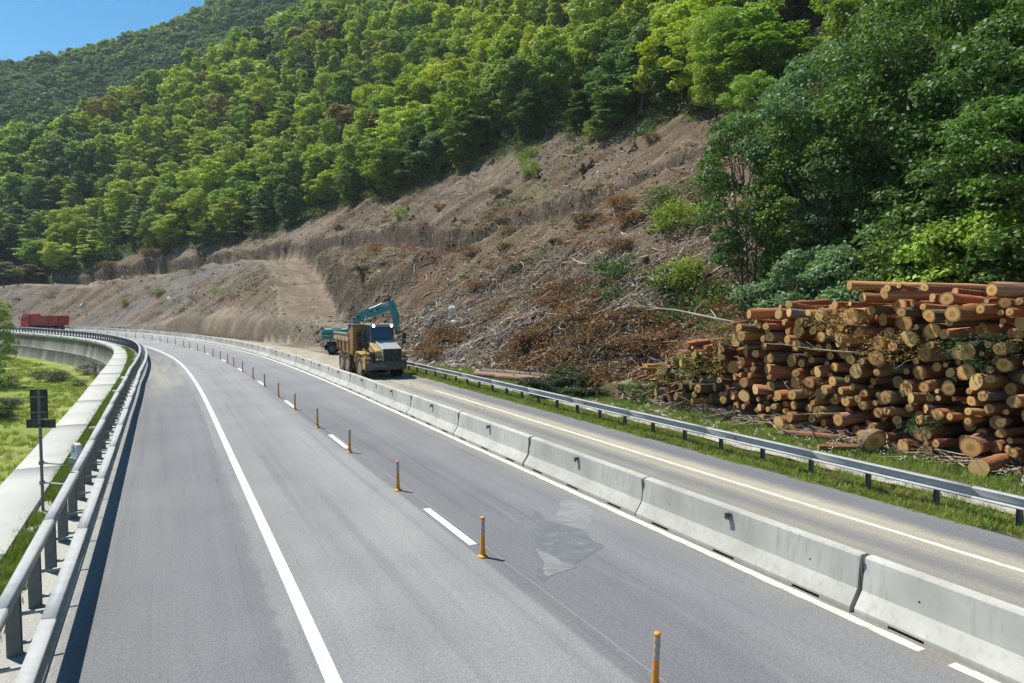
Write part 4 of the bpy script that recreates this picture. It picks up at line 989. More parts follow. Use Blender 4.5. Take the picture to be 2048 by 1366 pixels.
# ================================================================ TREES
def leafmesh(name,Cc,N,size,mats,r_,asp=.62):
    n=len(Cc);N=N/np.maximum(np.linalg.norm(N,axis=1,keepdims=True),1e-6)
    a=r_.standard_normal((n,3));u=np.cross(N,a);u/=np.maximum(np.linalg.norm(u,axis=1,keepdims=True),1e-6);v=np.cross(N,u)
    sz=(size*(.65+.7*r_.random(n)))[:,None]
    fold=N*sz*.18
    V=np.stack([Cc+u*sz,Cc+v*sz*asp+fold,Cc-u*sz,Cc-v*sz*asp+fold],1).reshape(-1,3)
    return npmesh(name,V,np.arange(4*n).reshape(-1,4),mats)
def crown_data(r_,Rr,Hh,z0,nc,nl,style='round',near=False):
    """clump centres through the crown volume, leaves in flattened shells around them"""
    pts=[];nr=[];cc=[]
    lean=r_.normal(0,.12,2)*Rr
    for i in range(nc):
        u=((i+.5)/nc)
        if style=='layer':
            z=z0+(Hh-z0)*u;rad_=Rr*(1-u)**.75*(1.0+.25*r_.standard_normal())
            a=r_.uniform(0,6.283);d=rad_*r_.uniform(.35,1);rc=Rr*.34*(1.1-u*.5);fl=.3
        elif style=='column':
            z=z0+(Hh-z0)*u;rad_=Rr*.55*math.sin(math.pi*min(.95,.12+.85*u))**.6;a=r_.uniform(0,6.283);d=rad_*r_.uniform(.2,1);rc=Rr*.36*(1.15-.5*u);fl=.75
        else:
            z=z0+(Hh-z0)*(u**.8);w=math.sin(math.pi*(.1+.83*u))**.55;a=i*2.4+r_.uniform(-.6,.6);d=Rr*w*r_.uniform(.3,1)**.6;rc=Rr*(r_.uniform(.2,.42) if not near else r_.uniform(.17,.34));fl=.8 if not near else .65
        c=np.array([math.cos(a)*d+lean[0]*u,math.sin(a)*d+lean[1]*u,z-rc*.3]);cc.append((c,rc))
        m=max(4,int(nl/nc*(rc/(Rr*.31))**1.6*r_.uniform(.7,1.3)))
        q=r_.standard_normal((m,3));q/=np.linalg.norm(q,axis=1,keepdims=True);q[:,2]=np.where(r_.random(m)<.72,np.abs(q[:,2]),q[:,2])
        rr=rc*(.35+.65*r_.random(m)**.5)*(1+.42*r_.standard_normal(m)*(r_.random(m)<.5))
        if style!='layer':rr=rc*(.62+.38*r_.random(m)**.5)*(1+.22*r_.standard_normal(m)*(r_.random(m)<.4))
        off=q*rr[:,None];off[:,2]*=fl
        if style=='layer':off[:,2]-=.10*np.hypot(off[:,0],off[:,1])
        pts.append(c+off);nr.append(q*.7+np.array([0,0,.75])+.75*r_.standard_normal((m,3)))
    return np.concatenate(pts),np.concatenate(nr),cc
def trunk_mesh(name,r_,Hh,Rr,cc,nlimb,tr,stems=1,seg=6):
    m=MB()
    for k in range(stems):
        a=r_.uniform(0,6.28);sp=(0 if stems==1 else Rr*.28)
        bx=np.array([math.cos(a)*sp*.25,math.sin(a)*sp*.25]);tx=np.array([math.cos(a),math.sin(a)])*sp*1.5+r_.normal(0,.1,2)*Rr
        pts=[];rs=[]
        for j in range(5):
            u=j/4;pts.append((bx[0]+(tx[0]-bx[0])*u+r_.normal(0,.05)*Rr*.3*(j>0),bx[1]+(tx[1]-bx[1])*u+r_.normal(0,.05)*Rr*.3*(j>0),-.6+(Hh*.88+.6)*u));rs.append(tr*(1-.82*u)/math.sqrt(stems)*(1.25 if j==0 else 1))
        m.tube(pts,rs,seg)
        lim=cc if nlimb>=len(cc) else [cc[i] for i in r_.choice(len(cc),nlimb,replace=False)]
        for (c,rc) in lim[k::stems]:
            u=max(.18,min(.8,(c[2]/Hh)*.72));i=int(u*4);f_=u*4-i
            p0=Vector(pts[i]).lerp(Vector(pts[min(i+1,4)]),f_);p2=Vector(c);mid=p0.lerp(p2,.5)+Vector((0,0,-.06*(p2-p0).length))+Vector(r_.normal(0,.05,3))
            m.tube([p0,mid,p2],[tr*.42*(1-u*.5)/math.sqrt(stems),tr*.24,tr*.08],4)
    return m.mesh(name,M['trunk'],True)
TREE_COL={'yellow-green':(.34,.41,.045),'mid green':(.22,.32,.045),'dark green':(.10,.175,.04),'blue-green':(.12,.2,.09),'autumn yellow':(.38,.31,.04),'olive brown':(.2,.16,.05),'grey-green':(.17,.22,.11)}
PR=[]   # (style, crown, trunk, crown_inst, height, radius)
def proto(k,Rr,Hh,z0,nc,nl,ls,style,nlimb,tr,stems=1,inst=True):
    r_=np.random.default_rng(100+k)
    Cc,N,cc=crown_data(r_,Rr,Hh,z0,nc,nl,style,k>40)
    cm=leafmesh('crown',Cc,N,ls,[M['leaf']],r_)
    ci=None
    if inst:
        ci=cm.copy();ci.materials.clear();ci.materials.append(M['leaf_i'])
    tm=trunk_mesh('trunk',r_,Hh,Rr,cc,nlimb,tr,stems)
    return (style,cm,tm,ci,Hh,Rr)
MID=[proto(1,2.9,11,1.6,36,8000,.17,'round',14,.2),proto(2,2.6,12,1.4,40,8500,.165,'round',14,.18),proto(3,3.3,10.5,1.4,36,9000,.175,'round',14,.22),
     proto(4,2.3,12.5,2.0,34,7000,.165,'column',8,.17),proto(5,3.0,11,1.2,30,8500,.165,'round',14,.17),proto(6,2.6,10,1.0,30,7500,.165,'round',12,.17,2),proto(7,2.6,11.5,2.4,40,5500,.17,'layer',14,.15)]
FAR=[proto(21,3.6,9.5,.8,18,2600,.32,'round',0,.2),proto(22,4.0,10.5,.8,22,2900,.33,'round',0,.2),proto(23,3.2,10.5,.8,18,2300,.32,'column',0,.2),proto(24,3.7,9.5,.8,14,2500,.32,'round',0,.2)]
NEAR=[proto(41,4.0,12,1.6,62,32000,.1,'round',50,.19,3,False),proto(42,4.4,13,1.0,74,38000,.105,'round',50,.22,1,False),proto(43,3.2,10.5,2.4,44,18000,.1,'round',40,.15,3,False),proto(44,2.8,5.0,.2,40,24000,.09,'round',24,.1,3,False)]
ALLT=[]
def add_tree(s,t,pr,h,wid,colr,where,name='tree',jit=.16,base=None,z=None,rz=None):
    if base is None:
        g_=ground(s,t)
        if z is not None:g_.z=z
    else:g_=Vector(base)
    o=empty(name,g_,R.uniform(0,6.28) if rz is None else rz)
    sc=h/pr[4];w=wid/pr[5]
    o.rotation_euler=(R.uniform(-.05,.05),R.uniform(-.05,.05),o.rotation_euler[2])
    tr=ob('trunk',pr[2],o,None,None,(w,w,sc));cr=ob('crown',pr[1],o,None,None,(w,w,sc))
    b=TREE_COL[colr];k=R.uniform(1-jit,1+jit);cr.color=(b[0]*k*R.uniform(.92,1.1),b[1]*k,b[2]*k*R.uniform(.8,1.2),1)
    ALLT.append((o,colr,pr[0],where,proj(g_.x,g_.y,g_.z+h*.6)[0],h));return o
# near trees and bushes on the right
for (s,t,k,h,w,c_,wh) in [
  (44.2,20.2,2,11.5,3.0,'dark green','over the left pile end'),
  (40.6,20.6,0,11.2,3.2,'dark green','over the left pile end'),(38.6,18.2,3,5.4,3.0,'blue-green','right behind the log pile'),(36.2,18.6,3,5.0,2.9,'blue-green','right behind the log pile'),
  (40.0,23.0,1,11.5,4.0,'blue-green','behind the log pile'),(36.0,23.0,1,13.6,4.3,'dark green','behind the log pile'),(33.0,21.0,0,13.0,4.2,'dark green','behind the log pile'),
  (33.8,18.4,3,5.8,3.0,'dark green','right behind the log pile'),(31.0,18.6,3,6.4,3.1,'mid green','right behind the log pile'),(28.2,18.8,0,10.5,4.1,'dark green','behind the log pile'),(24.6,19.2,1,12.0,4.4,'dark green','behind the log pile'),
  (39.5,28.5,0,12.5,4.2,'blue-green','behind the log pile'),(35.0,28.0,1,13.5,4.6,'mid green','behind the log pile'),(39.0,35.0,1,12.5,4.5,'blue-green','high above the log pile'),
  
  (30.0,26.0,1,13.0,4.6,'dark green','behind the log pile'),(34.0,36.0,0,12.5,4.6,'dark green','high above the log pile'),(28.0,34.0,1,13,4.6,'dark green','high above the log pile'),
  (59.5,36.0,2,7.0,2.4,'mid green','right of the bare slope'),(72.5,46.5,0,11.0,3.6,'mid green','right of the bare slope'),  (76.5,50.0,2,11.0,3.2,'mid green','right of the bare slope'),
  (20.5,22.0,0,12.0,4.2,'dark green','behind the log pile'),(14.0,23.0,1,12.0,4.4,'dark green','behind the log pile')]:
    add_tree(s,t,NEAR[k],h,w,c_,wh,'broadleaf_tree' if h>7 else 'bushy_tree')
# forest positions
RF=random.Random(77);cand=[];cell={}
def okpos(x,y,d):
    i,j=int(x//4),int(y//4)
    for a in range(i-2,i+3):
        for b in range(j-2,j+3):
            for (u,v) in cell.get((a,b),()):
                if (u-x)**2+(v-y)**2<d*d:return False
    return True
for q in range(26000):
    s=RF.uniform(-45,350);t=RF.uniform(18,300)
    e=float(edge_t(s))
    if t<e+RF.uniform(-1.5,1.5):continue
    if s<75 and t<38:continue
    if 45<s<66 and t<50:continue
    if s<52 and t<46 and RF.random()<.3:continue
    if (s-124)**2/60+(t-72)**2/40<1 or (s-70.5)**2/9+(t-57)**2/30<1:continue
    if s<10 and RF.random()<.5:continue
    p=W(s,t);sx,sy=float(p[0]),float(p[1])
    qx=1024+FP*sx/max(sy,1)
    if 62<s<84 and 40<t<57 and RF.random()<.6:continue
    if 1515<qx<1685 and 40<math.hypot(sx,sy)<92:continue
    dist=math.hypot(sx,sy);d=3.7 if dist<150 else 5.0
    if t>e+12:d+=.5
    if not okpos(sx,sy,d):continue
    cell.setdefault((int(sx//4),int(sy//4)),[]).append((sx,sy));cand.append((s,t,sx,sy,dist,t-e))
ss_=np.array([c[0] for c in cand]);tt_=np.array([c[1] for c in cand]);zz_=terrain(ss_,tt_)-.03
cn=fbm(ss_*.03,tt_*.04,91,3);cn2=fbm(ss_*.11,tt_*.13,93,2)
def pick_col(i,deep):
    v=cn[i]+RF.gauss(0,.1);u=RF.random()
    if u<.022:return 'autumn yellow'
    if u<.055:return 'olive brown'
    if u<.10 and deep<14:return 'grey-green'
    if v>.47 or (deep>14 and v>.4):return 'yellow-green' if RF.random()<.75 else 'mid green'
    if v>.34:return 'mid green'
    return 'dark green' if RF.random()<.65 else 'blue-green'
vis=[]
for i,(s,t,x,y,dist,deep) in enumerate(cand):
    px,py=proj(x,y,zz_[i]+8)
    infr=-40<px<2090 and py<700 and py>-160 and y>5
    # hidden behind the big trees on the right, or deep inside the wood
    score=dist+(0 if infr else 1000)+max(0,deep-14)*2.2+(60 if (s<50) else 0)
    vis.append((score,i,infr))
vis.sort();NIND=300-len(ALLT)
for n_,(sc_,i,infr) in enumerate(vis[:NIND]):
    s,t,x,y,dist,deep=cand[i];c_=pick_col(i,deep)
    st_='layer' if (c_ in('grey-green','autumn yellow') and RF.random()<.6) else None
    pr=RF.choice([p for p in MID if st_ is None or p[0]==st_])
    h=RF.uniform(8.5,13.5) if deep>3 else RF.uniform(6,11)
    if s>165:h*=.92
    where='on the forest edge' if deep<5 else ('just behind the forest edge' if deep<13 else 'deep in the wood')
    where+=' left' if s>150 else (' centre' if s>100 else ' right')
    add_tree(s,t,pr,h*RF.uniform(.9,1.25),RF.uniform(2.8,5.2),c_,where,'forest_tree',base=(x,y,zz_[i]))
gd=defaultdict(list)
for q in ALLT:gd[(q[1],q[2] if q[5]>7 else 'low',q[3])].append(q)
STW={'low':'low','round':'broad','layer':'tiered','column':'narrow'}
for (c_,st_,wh),qs in gd.items():
    qs.sort(key=lambda q:q[4])
    for i,q in enumerate(qs):
        extra=', %s such from left'%ordn(i+1) if len(qs)>1 else ''
        tag(q[0],'%s %s tree %s%s'%(STW[st_],c_,wh,extra),'tree','trees of the wooded hillside')
# the rest of the wood: one mass that nobody could count
rest=[i for (_,i,_) in vis[NIND:]]
def tint_of(c_,k=1):
    b=TREE_COL[c_];return (b[0]*k,b[1]*k,b[2]*k)
P_=[];Ro=[];Sc=[];Ix=[];Ti=[]
for i in rest:
    s,t,x,y,dist,deep=cand[i];far_=dist>165;c_=pick_col(i,deep)
    ix=RF.randrange(len(MID)) if not far_ else len(MID)+RF.randrange(len(FAR))
    h=RF.uniform(.8,1.45);w=RF.uniform(.95,1.75)
    P_.append((x,y,zz_[i]));Ro.append((RF.uniform(-.08,.08),RF.uniform(-.08,.08),RF.uniform(0,6.28)));Sc.append((w,w,h));Ix.append(ix);Ti.append(tint_of(c_,RF.uniform(.85,1.2)))
print('rest of wood',len(P_),'cand',len(cand))
scatter('forest',P_,Ro,Sc,Ix,Ti,[p[3] for p in MID+FAR],'dense green deciduous wood covering the upper hillside','forest')
# wood on the far mountain
P_=[];Ro=[];Sc=[];Ix=[];Ti=[]
for q in range(5200):
    a=rad(RF.uniform(-44,-12));r=math.sqrt(RF.uniform(380**2,575**2))
    x,y=r*math.sin(a),r*math.cos(a);P_.append((x,y,float(far_h(np.array(a),np.array(r)))-5));w=RF.uniform(1.1,1.9)
    Ro.append((0,0,RF.uniform(0,6.28)));Sc.append((w,w,RF.uniform(.9,1.35)));Ix.append(RF.randrange(len(FAR)))
    v=fbm(np.array(x*.012),np.array(y*.012),95,3)+RF.gauss(0,.08)
    Ti.append(tint_of('mid green' if v>.54 else ('blue-green' if v>.44 else 'dark green'),RF.uniform(.8,1.2)))
scatter('far_forest',P_,Ro,Sc,Ix,Ti,[p[3] for p in FAR],'blue-green wood covering the distant mountain','forest')
# left meadow trees
add=[]
def mtree(x,y,pr,h,w,c_,lab,lean=None):
    g_=(x,y,float(meadow(np.array(x),np.array(y))))
    o=add_tree(0,0,pr,h,w,c_,'x','meadow_tree',base=g_);ALLT.pop();tag(o,lab,'tree')
    if lean:o.rotation_euler=lean
    return o
mtree(-58.3,75,NEAR[0],9.6,2.8,'mid green','leafy green tree standing in the meadow at the left frame edge')
mtree(-43.4,55.5,NEAR[2],9.5,3.4,'mid green','leaning dark trunked tree at the left frame edge above the meadow shadow',(0,-.32,1))
for i,(x,y,h) in enumerate(((-66,84,6.5),(-73,92,7),(-80,101,7.5),(-88,110,8))):
    mtree(x-8,y,MID[i],h,3.0,'mid green','riverside tree beyond the left frame edge, %s in its row going away'%ordn(i+1))
# ================================================================ SLOPE FEATURES
def rock_mesh(v,mat,n=2):
    bm=bmesh.new();bmesh.ops.create_icosphere(bm,subdivisions=n,radius=1);r_=random.Random(v)
    dirs=[Vector((r_.gauss(0,1),r_.gauss(0,1),r_.gauss(0,1))).normalized() for _ in range(9)];cut=[r_.uniform(.55,.9) for _ in dirs]
    for q in bm.verts:
        for d,c in zip(dirs,cut):
            k=q.co.dot(d)
            if k>c:q.co-=d*(k-c)
        q.co*=1+r_.uniform(-.05,.05)
    me=bpy.data.meshes.new('rock');bm.to_mesh(me);bm.free();me.materials.append(mat);return me
ROCK=[rock_mesh(i,M['stone']) for i in range(5)]
def leftlab(lst,lab,cat,grp):
    lst.sort(key=lambda o:proj(*o.location)[0])
    for i,o in enumerate(lst):tag(o,'%s, %s of its kind from left'%(lab,ordn(i+1)) if len(lst)>1 else lab,cat,grp)
FE={'stump':[(106.5,33.4),(117.1,32.7),(143.2,35.1),(141.0,34.7),(122.6,35.3),(81.9,43.3),(89.6,43.6),(90.1,42.6),(97.6,41.2),(68.2,24.0),(56.5,22.6),(103.0,20.7),(115.1,47.0),(53.9,23.3),(56.5,29.2)],
'boulder':[(69.8,16.1),(73.4,16.5),(76.1,15.8),(54.3,22.4),(61.6,13.5),(75.6,12.2),(61.8,42.2),(93.4,39.2),(77.0,14.1),(72.8,14.6),(69.6,17.9),(96.9,17.4),(203.4,13.8),(173.8,15.9),(81.6,17.0)],
'greenbush':[(106.0,47.2),(107.2,46.5),(97.2,51.2),(60.9,28.0),(57.9,26.4),(104.6,53.8),(100.6,42.3),(121.0,32.8),(116.1,51.7),(93.7,53.8),(176.7,47.1),(180.9,46.2),(187.6,42.9),(222.6,38.3),(222.0,36.6),(51.3,22.2),(58.5,29.8),(86.4,50.2),(149.6,13.6),(179.3,16.6),(48.1,20.6),(51.0,21.1),(187.4,13.5)],
'brownbush':[(102.1,38.2),(111.6,34.1),(64.8,27.8),(69.6,30.6),(73.1,29.6),(80.6,44.6),(190.3,41.9),(184.1,44.4),(202.5,34.8),(219.2,32.7),(61.8,24.4),(88.6,30.1),(207.2,34.4),(92,27),(84,26.5),(78,19.5),(62,18),(56,17),(52,15.6),(58.5,14.3),(48.5,16.2)],
'conifer':[(76.0,22.1),(73.9,24.8),(74.8,26.0),(108.8,23.2),(111.9,20.8),(75.6,21.3),(73.4,22.8),(50.3,20.9)],
'dead':[(80.4,21.1),(50.3,19.2),(60.4,19.5),(99.1,20.5),(76.8,35.8),(85.0,35.5),(92.3,34.2),(112.0,44.5),(65.5,15.2),(144.2,41.1),(142.5,43.4),(63.2,18.5),(62.2,13.9),(123.7,42.8),(133.0,39.1),(79.0,38.9),(68.5,54),(70,56.5),(67.5,57),(71,59),(66,50)]}
L_=[]
st_=MB();st_.lathe([(.34,-.3),(.27,.0),(.22,.18),(.2,.42)],12)
for k in range(5):
    a=k*1.3;st_.tube([(.15*math.cos(a),.15*math.sin(a),.1),(.4*math.cos(a),.4*math.sin(a),-.08),(.62*math.cos(a),.62*math.sin(a),-.3)],[.1,.07,.03],5)
st_me=st_.mesh('stump',M['branch'],True);sc_=MB();sc_.lathe([(.2,.421),(.001,.424)],12,cap=False);sc_me=sc_.mesh('sawn_top',M['splinter'])
for s,t in FE['stump']:
    g_=ground(s,t);o=ob('tree_stump',st_me,None,g_,(R.uniform(-.2,.2),R.uniform(-.2,.2),R.uniform(0,6)),(R.uniform(1.1,1.9),)*3);o.color=(.1,.07,.05,1)
    ob('sawn_top',sc_me,o);L_.append(o)
leftlab(L_,'short sawn tree stump on the cleared brown slope','tree stump','stumps left on the cleared slope')
L_=[]
for s,t in FE['boulder']:
    g_=ground(s,t);k=R.uniform(.28,.5)*(1+(s>90)*.5)
    o=ob('boulder',R.choice(ROCK),None,g_+Vector((0,0,k*.25)),(R.uniform(0,6),R.uniform(0,6),R.uniform(0,6)),(k*1.4,k,k*.7));c=R.uniform(.42,.6);o.color=(c,c*.97,c*.9,1);L_.append(o)
leftlab(L_,'pale angular boulder lying on the brown slope','boulder','pale boulders on the slope')
# bushes
def bush_mesh(v,nl,ls,R_=1.0,twigs=10,fl=.8,mat='leaf'):
    r_=np.random.default_rng(v);Cc,N,cc=crown_data(r_,R_,R_*1.5,.1,18,nl,'round');Cc=Cc+r_.normal(0,.13,Cc.shape)
    cm=leafmesh('foliage',Cc,N,ls,[M[mat]],r_)
    m=MB()
    for k in range(twigs):
        c=cc[k%len(cc)][0];m.tube([(0,0,-.3),tuple(c*.55+r_.normal(0,.05,3)),tuple(c*1.05)],[.03,.018,.006],4)
    return cm,m.mesh('twigs',M['branch'])
BU=[bush_mesh(300+i,1700,.06) for i in range(3)]
TWG=[bush_mesh(320+i,900,.045,twigs=3) for i in range(3)]
def bush(s,t,r,h,c,name,kids=('foliage','stems'),pr=None,z=None):
    g_=ground(s,t) if z is None else Vector((*W(s,t)[:2],z));o=empty(name,g_,R.uniform(0,6))
    pr=pr or R.choice(BU)
    f_=ob(kids[0],pr[0],o,None,None,(r,r,h));f_.color=(*c,1);w=ob(kids[1],pr[1],o,None,None,(r,r,h));w.color=(.16,.12,.09,1);return o
L_=[]
for s,t in FE['greenbush']:
    k=R.uniform(.75,1.5)*(1 if s<140 or t>30 else .8)*(1.7 if s in (60.9,57.9) else 1);L_.append(bush(s,t,k,k*R.uniform(.7,1.2),R.choice([(.22,.3,.035),(.14,.22,.035),(.12,.17,.05),(.26,.31,.05)]),'green_bush'))
leftlab(L_,'light green bush growing on the bare slope','bush','green bushes on the bare slope')
L_=[]
for s,t in FE['brownbush']:
    k=R.uniform(.8,1.5)*(1+max(0,s-90)*.006);L_.append(bush(s,t,k*1.3,k*.5,R.choice([(.22,.1,.045),(.17,.09,.05),(.24,.13,.06),(.14,.095,.055)]),'dry_bush'))
leftlab(L_,'rusty brown withered bush on the cleared slope','bush','withered brown bushes on the slope')
# cut conifer boughs: needles hanging off drooping twigs
def bough_mesh(v):
    r_=np.random.default_rng(v);m=MB();Cc=[];N=[]
    for k in range(16):
        a=r_.uniform(-1.2,1.2);L=r_.uniform(.6,1.5);d=np.array([math.cos(a),math.sin(a),r_.uniform(-.1,.5)])
        pts=[np.array([0,0,.15])+d*L*u+np.array([0,0,-.5*u*u*L]) for u in np.linspace(0,1,5)]
        m.tube([tuple(p) for p in pts],[.025,.02,.015,.01,.005],4)
        for u in np.linspace(.1,1,26):
            c=np.array([0,0,.15])+d*L*u+np.array([0,0,-.5*u*u*L])
            for j in range(5):Cc.append(c+r_.normal(0,.06,3)-np.array([0,0,.05]));N.append(r_.standard_normal(3)+np.array([0,0,.6]))
    return leafmesh('needles',np.array(Cc),np.array(N),.085,[M['leaf']],r_,.22),m.mesh('twigs',M['branch'])
BO=[bough_mesh(400+i) for i in range(3)]
L_=[]
for s,t in FE['conifer']:
    k=R.uniform(1.1,1.8)*(1+max(0,s-90)*.01);o=bush(s,t,k,k*.9,(.035,.055,.03),'conifer_brush',('needles','twigs'),R.choice(BO));L_.append(o)
leftlab(L_,'dark green heap of cut conifer tops on the slope','conifer brush','conifer tops on the slope')
L_=[]
for (s,t,k,z) in [(48.6,9.9,1.3,.1),(50.0,11.2,1.7,.7),(46.8,8.8,1.3,.2),(47.3,10.4,1.5,.6),(45.0,9.6,1.3,.2),(52.0,9.8,1.1,.2),(46.2,7.3,1.1,.75)]:
    o=bush(s,t,k,k*.85,(.06,.075,.04),'conifer_branch',('needles','twigs'),R.choice(BO),z);L_.append(o)
leftlab(L_,'cut dark conifer branch slumped against the right guardrail','conifer branch','conifer branches by the guardrail')
L_=[]
for (s,t,z,k,c) in [(29.6,11.3,3.3,.9,(.3,.2,.07)),(31.6,11.3,4.0,1.0,(.28,.18,.07)),(38.5,11.3,2.0,1.1,(.2,.2,.05)),(40.3,11.4,1.5,1.0,(.2,.2,.06)),(42.5,11.3,.6,.9,(.14,.2,.04)),(27.0,11.3,3.4,.9,(.05,.11,.05)),(32.8,11.3,1.9,.6,(.26,.14,.06)),(28.6,11.2,1.2,.5,(.07,.14,.05)),(37.3,11.5,3.6,.9,(.16,.17,.05))]:
    o=bush(s,t,k,k*.7,c,'leafy_twig',('leaves','twigs'),R.choice(TWG),z-.4);L_.append(o)
leftlab(L_,'leafy twigs caught in the log pile face','twigs','leafy twigs in the log pile')
# dead branches: forked limbs
def branch_mesh(v,L=1.0):
    r_=np.random.default_rng(v);m=MB()
    pts=[np.zeros(3)];d=np.array([1,0,.05])
    for k in range(6):
        d=d+r_.normal(0,.13,3);d/=np.linalg.norm(d);pts.append(pts[-1]+d/6)
    m.tube([tuple(p) for p in pts],[.03,.027,.023,.019,.014,.009,.004],6)
    for k in range(8):
        i=r_.integers(1,6);e=np.array([r_.uniform(.3,1),r_.uniform(-1,1),r_.uniform(-.2,.8)]);e/=np.linalg.norm(e);l=r_.uniform(.12,.32)
        p=pts[i];q=p+e*l*.5+r_.normal(0,.02,3);m.tube([tuple(p),tuple(q),tuple(p+e*l+r_.normal(0,.04,3))],[.013,.009,.003],4)
    return m.mesh('branch',M['branch'],True)
BR=[branch_mesh(500+i) for i in range(5)]
L_=[]
for s,t in FE['dead']:
    g_=ground(s,t);L=R.uniform(3,6.5);o=ob('dead_branch',R.choice(BR),None,g_+Vector((0,0,.35)));a=TH(s)+R.choice([-1,1])*R.uniform(.4,1.4)
    e=Vector(ground(s+.01,t+1.5)-g_);dn=Vector((math.cos(a),math.sin(a),0));dn.z=e.z/1.5*max(0,dn.dot(Vector((math.cos(TH(s)),math.sin(TH(s)),0))))*.9
    o.rotation_mode='QUATERNION';o.rotation_quaternion=dn.to_track_quat('X','Z');o.scale=(L,L*.33,L*.33);c=R.uniform(.7,1.3);o.color=(.3*c,.25*c,.2*c,1);L_.append(o)
leftlab(L_,'grey forked dead branch lying on the cleared slope','branch','dead branches on the slope')
L_=[]
for (s,t,z,L,yaw,c) in [(37.6,12.6,4.0,6.5,1.75,(.3,.27,.22)),(30.5,11.0,3.2,3.2,2.2,(.3,.24,.16)),(26.0,12.2,5.3,2.6,.5,(.45,.38,.3)),(31.3,11.0,1.1,2.6,1.9,(.25,.2,.14)),(33.8,11.2,1.9,2.4,-2.4,(.2,.16,.11)),(37.2,11.0,1.5,2.2,2.6,(.33,.25,.16)),(39.2,11.0,1.1,2.6,-2.9,(.36,.26,.15))]:
    p=W(s,t,z);o=ob('loose_branch',R.choice(BR),None,tuple(p),(R.uniform(-.5,.5),R.uniform(-.3,.3),TH(s)+yaw),(L,L*.36,L*.36));o.color=(*c,1);L_.append(o)
leftlab(L_,'crooked grey branch sticking out of the log pile','branch','branches sticking out of the log pile')
# meadow bushes
L_=[]
for (px,py,k) in ((79,757,1.0),(112,762,1.3),(122,759,1.0),(8,818,1.1),(22,815,.8),(10,770,1.2),(161,771,.8),(200,760,1.1),(178,748,1.4),(8,838,.7)):
    a=(px-1024)/FP;b=(683-py)/FP;dy=math.cos(PP)+b*math.sin(PP);dz=-math.sin(PP)+b*math.cos(PP);q=-8.8/dz
    x,y=a*q,dy*q;o=empty('meadow_bush',(x,y,float(meadow(np.array(x),np.array(y)))),R.uniform(0,6));pr=R.choice(BU)
    f_=ob('foliage',pr[0],o,None,None,(k,k,k*.6));f_.color=(.06,.085,.03,1);w=ob('stems',pr[1],o,None,None,(k,k,k*.6));w.color=(.1,.08,.06,1);L_.append(o)
leftlab(L_,'small dark rush tussock in the green meadow','bush','tussocks in the meadow')
# ================================================================ UNCOUNTABLE SCATTER
def on_hill(n,s0,s1,t0,t1,dens=None,seed=0):
    s_=s0;r_=np.random.default_rng(seed);s=r_.uniform(s0,s1,n);t=r_.uniform(t0,t1,n)
    if dens is not None:
        k=r_.random(n)<dens(s,t);s,t=s[k],t[k]
    if len(s)<70000:
        zz,te,ti=terrain(s,t,True,True);k=~((s>91)&(t>te-.2)&(t<ti+.2)&(r_.random(len(s))<.93));s,t=s[k],t[k]
    z=terrain(s,t)-.03;P_=W(s,t,0);P_[:,2]=z
    e=.4;gt_=(terrain(s,t+e)-terrain(s,t-e))/(2*e);return s,t,P_,gt_,r_
def bare(s,t):
    return ss(1.5,-1.5,t-edge_t(s))
# stones
RS_=[rock_mesh(600+i,M['stone_i'],1) for i in range(5)]
def stones(name,n,s0,s1,t0,t1,dens,seed,lo,hi,lab,pw=3.0,z=None,tone=1):
    s,t,P_,g_,r_=on_hill(n,s0,s1,t0,t1,dens,seed);m=len(s);k=lo+(hi-lo)*r_.random(m)**pw
    if z is not None:P_[:,2]=z
    sc=np.stack([k*r_.uniform(.8,1.5,m),k*r_.uniform(.6,1.1,m),k*r_.uniform(.35,.75,m)],1);P_[:,2]+=sc[:,2]*.25
    b=(.13+.29*r_.random(m)**2)*tone;ti=np.stack([b*1.1,b*.97,b*.82],1)
    return scatter(name,P_,np.stack([r_.uniform(-.6,.6,m),r_.uniform(-.6,.6,m),r_.uniform(0,6.28,m)],1),sc,r_.integers(0,5,m),ti,RS_,lab,'stones')
stones('slope_stones',42000,38,250,9,58,lambda s,t:bare(s,t)*(.25+.75*(fbm(s*.2,t*.2,81,3)>.47))*np.where(s>150,.55,1),1,.05,.3,'loose stones and rock chips strewn over the cleared slope',5)
stones('foot_stones',16000,50,110,10,24,lambda s,t:ss(.5,3,t-toe_of(s)+2)*ss(12,5,t-toe_of(s)),2,.07,.42,'rubble of broken rock at the foot of the slope',3.5)
stones('road_grit',900,44,130,.9,6.4,None,3,.012,.05,'small stones scattered on the dusty works lane',2,0.01)
stones('verge_grit',1600,12,110,7.0,10.5,None,5,.02,.09,'small stones on the verge',2)
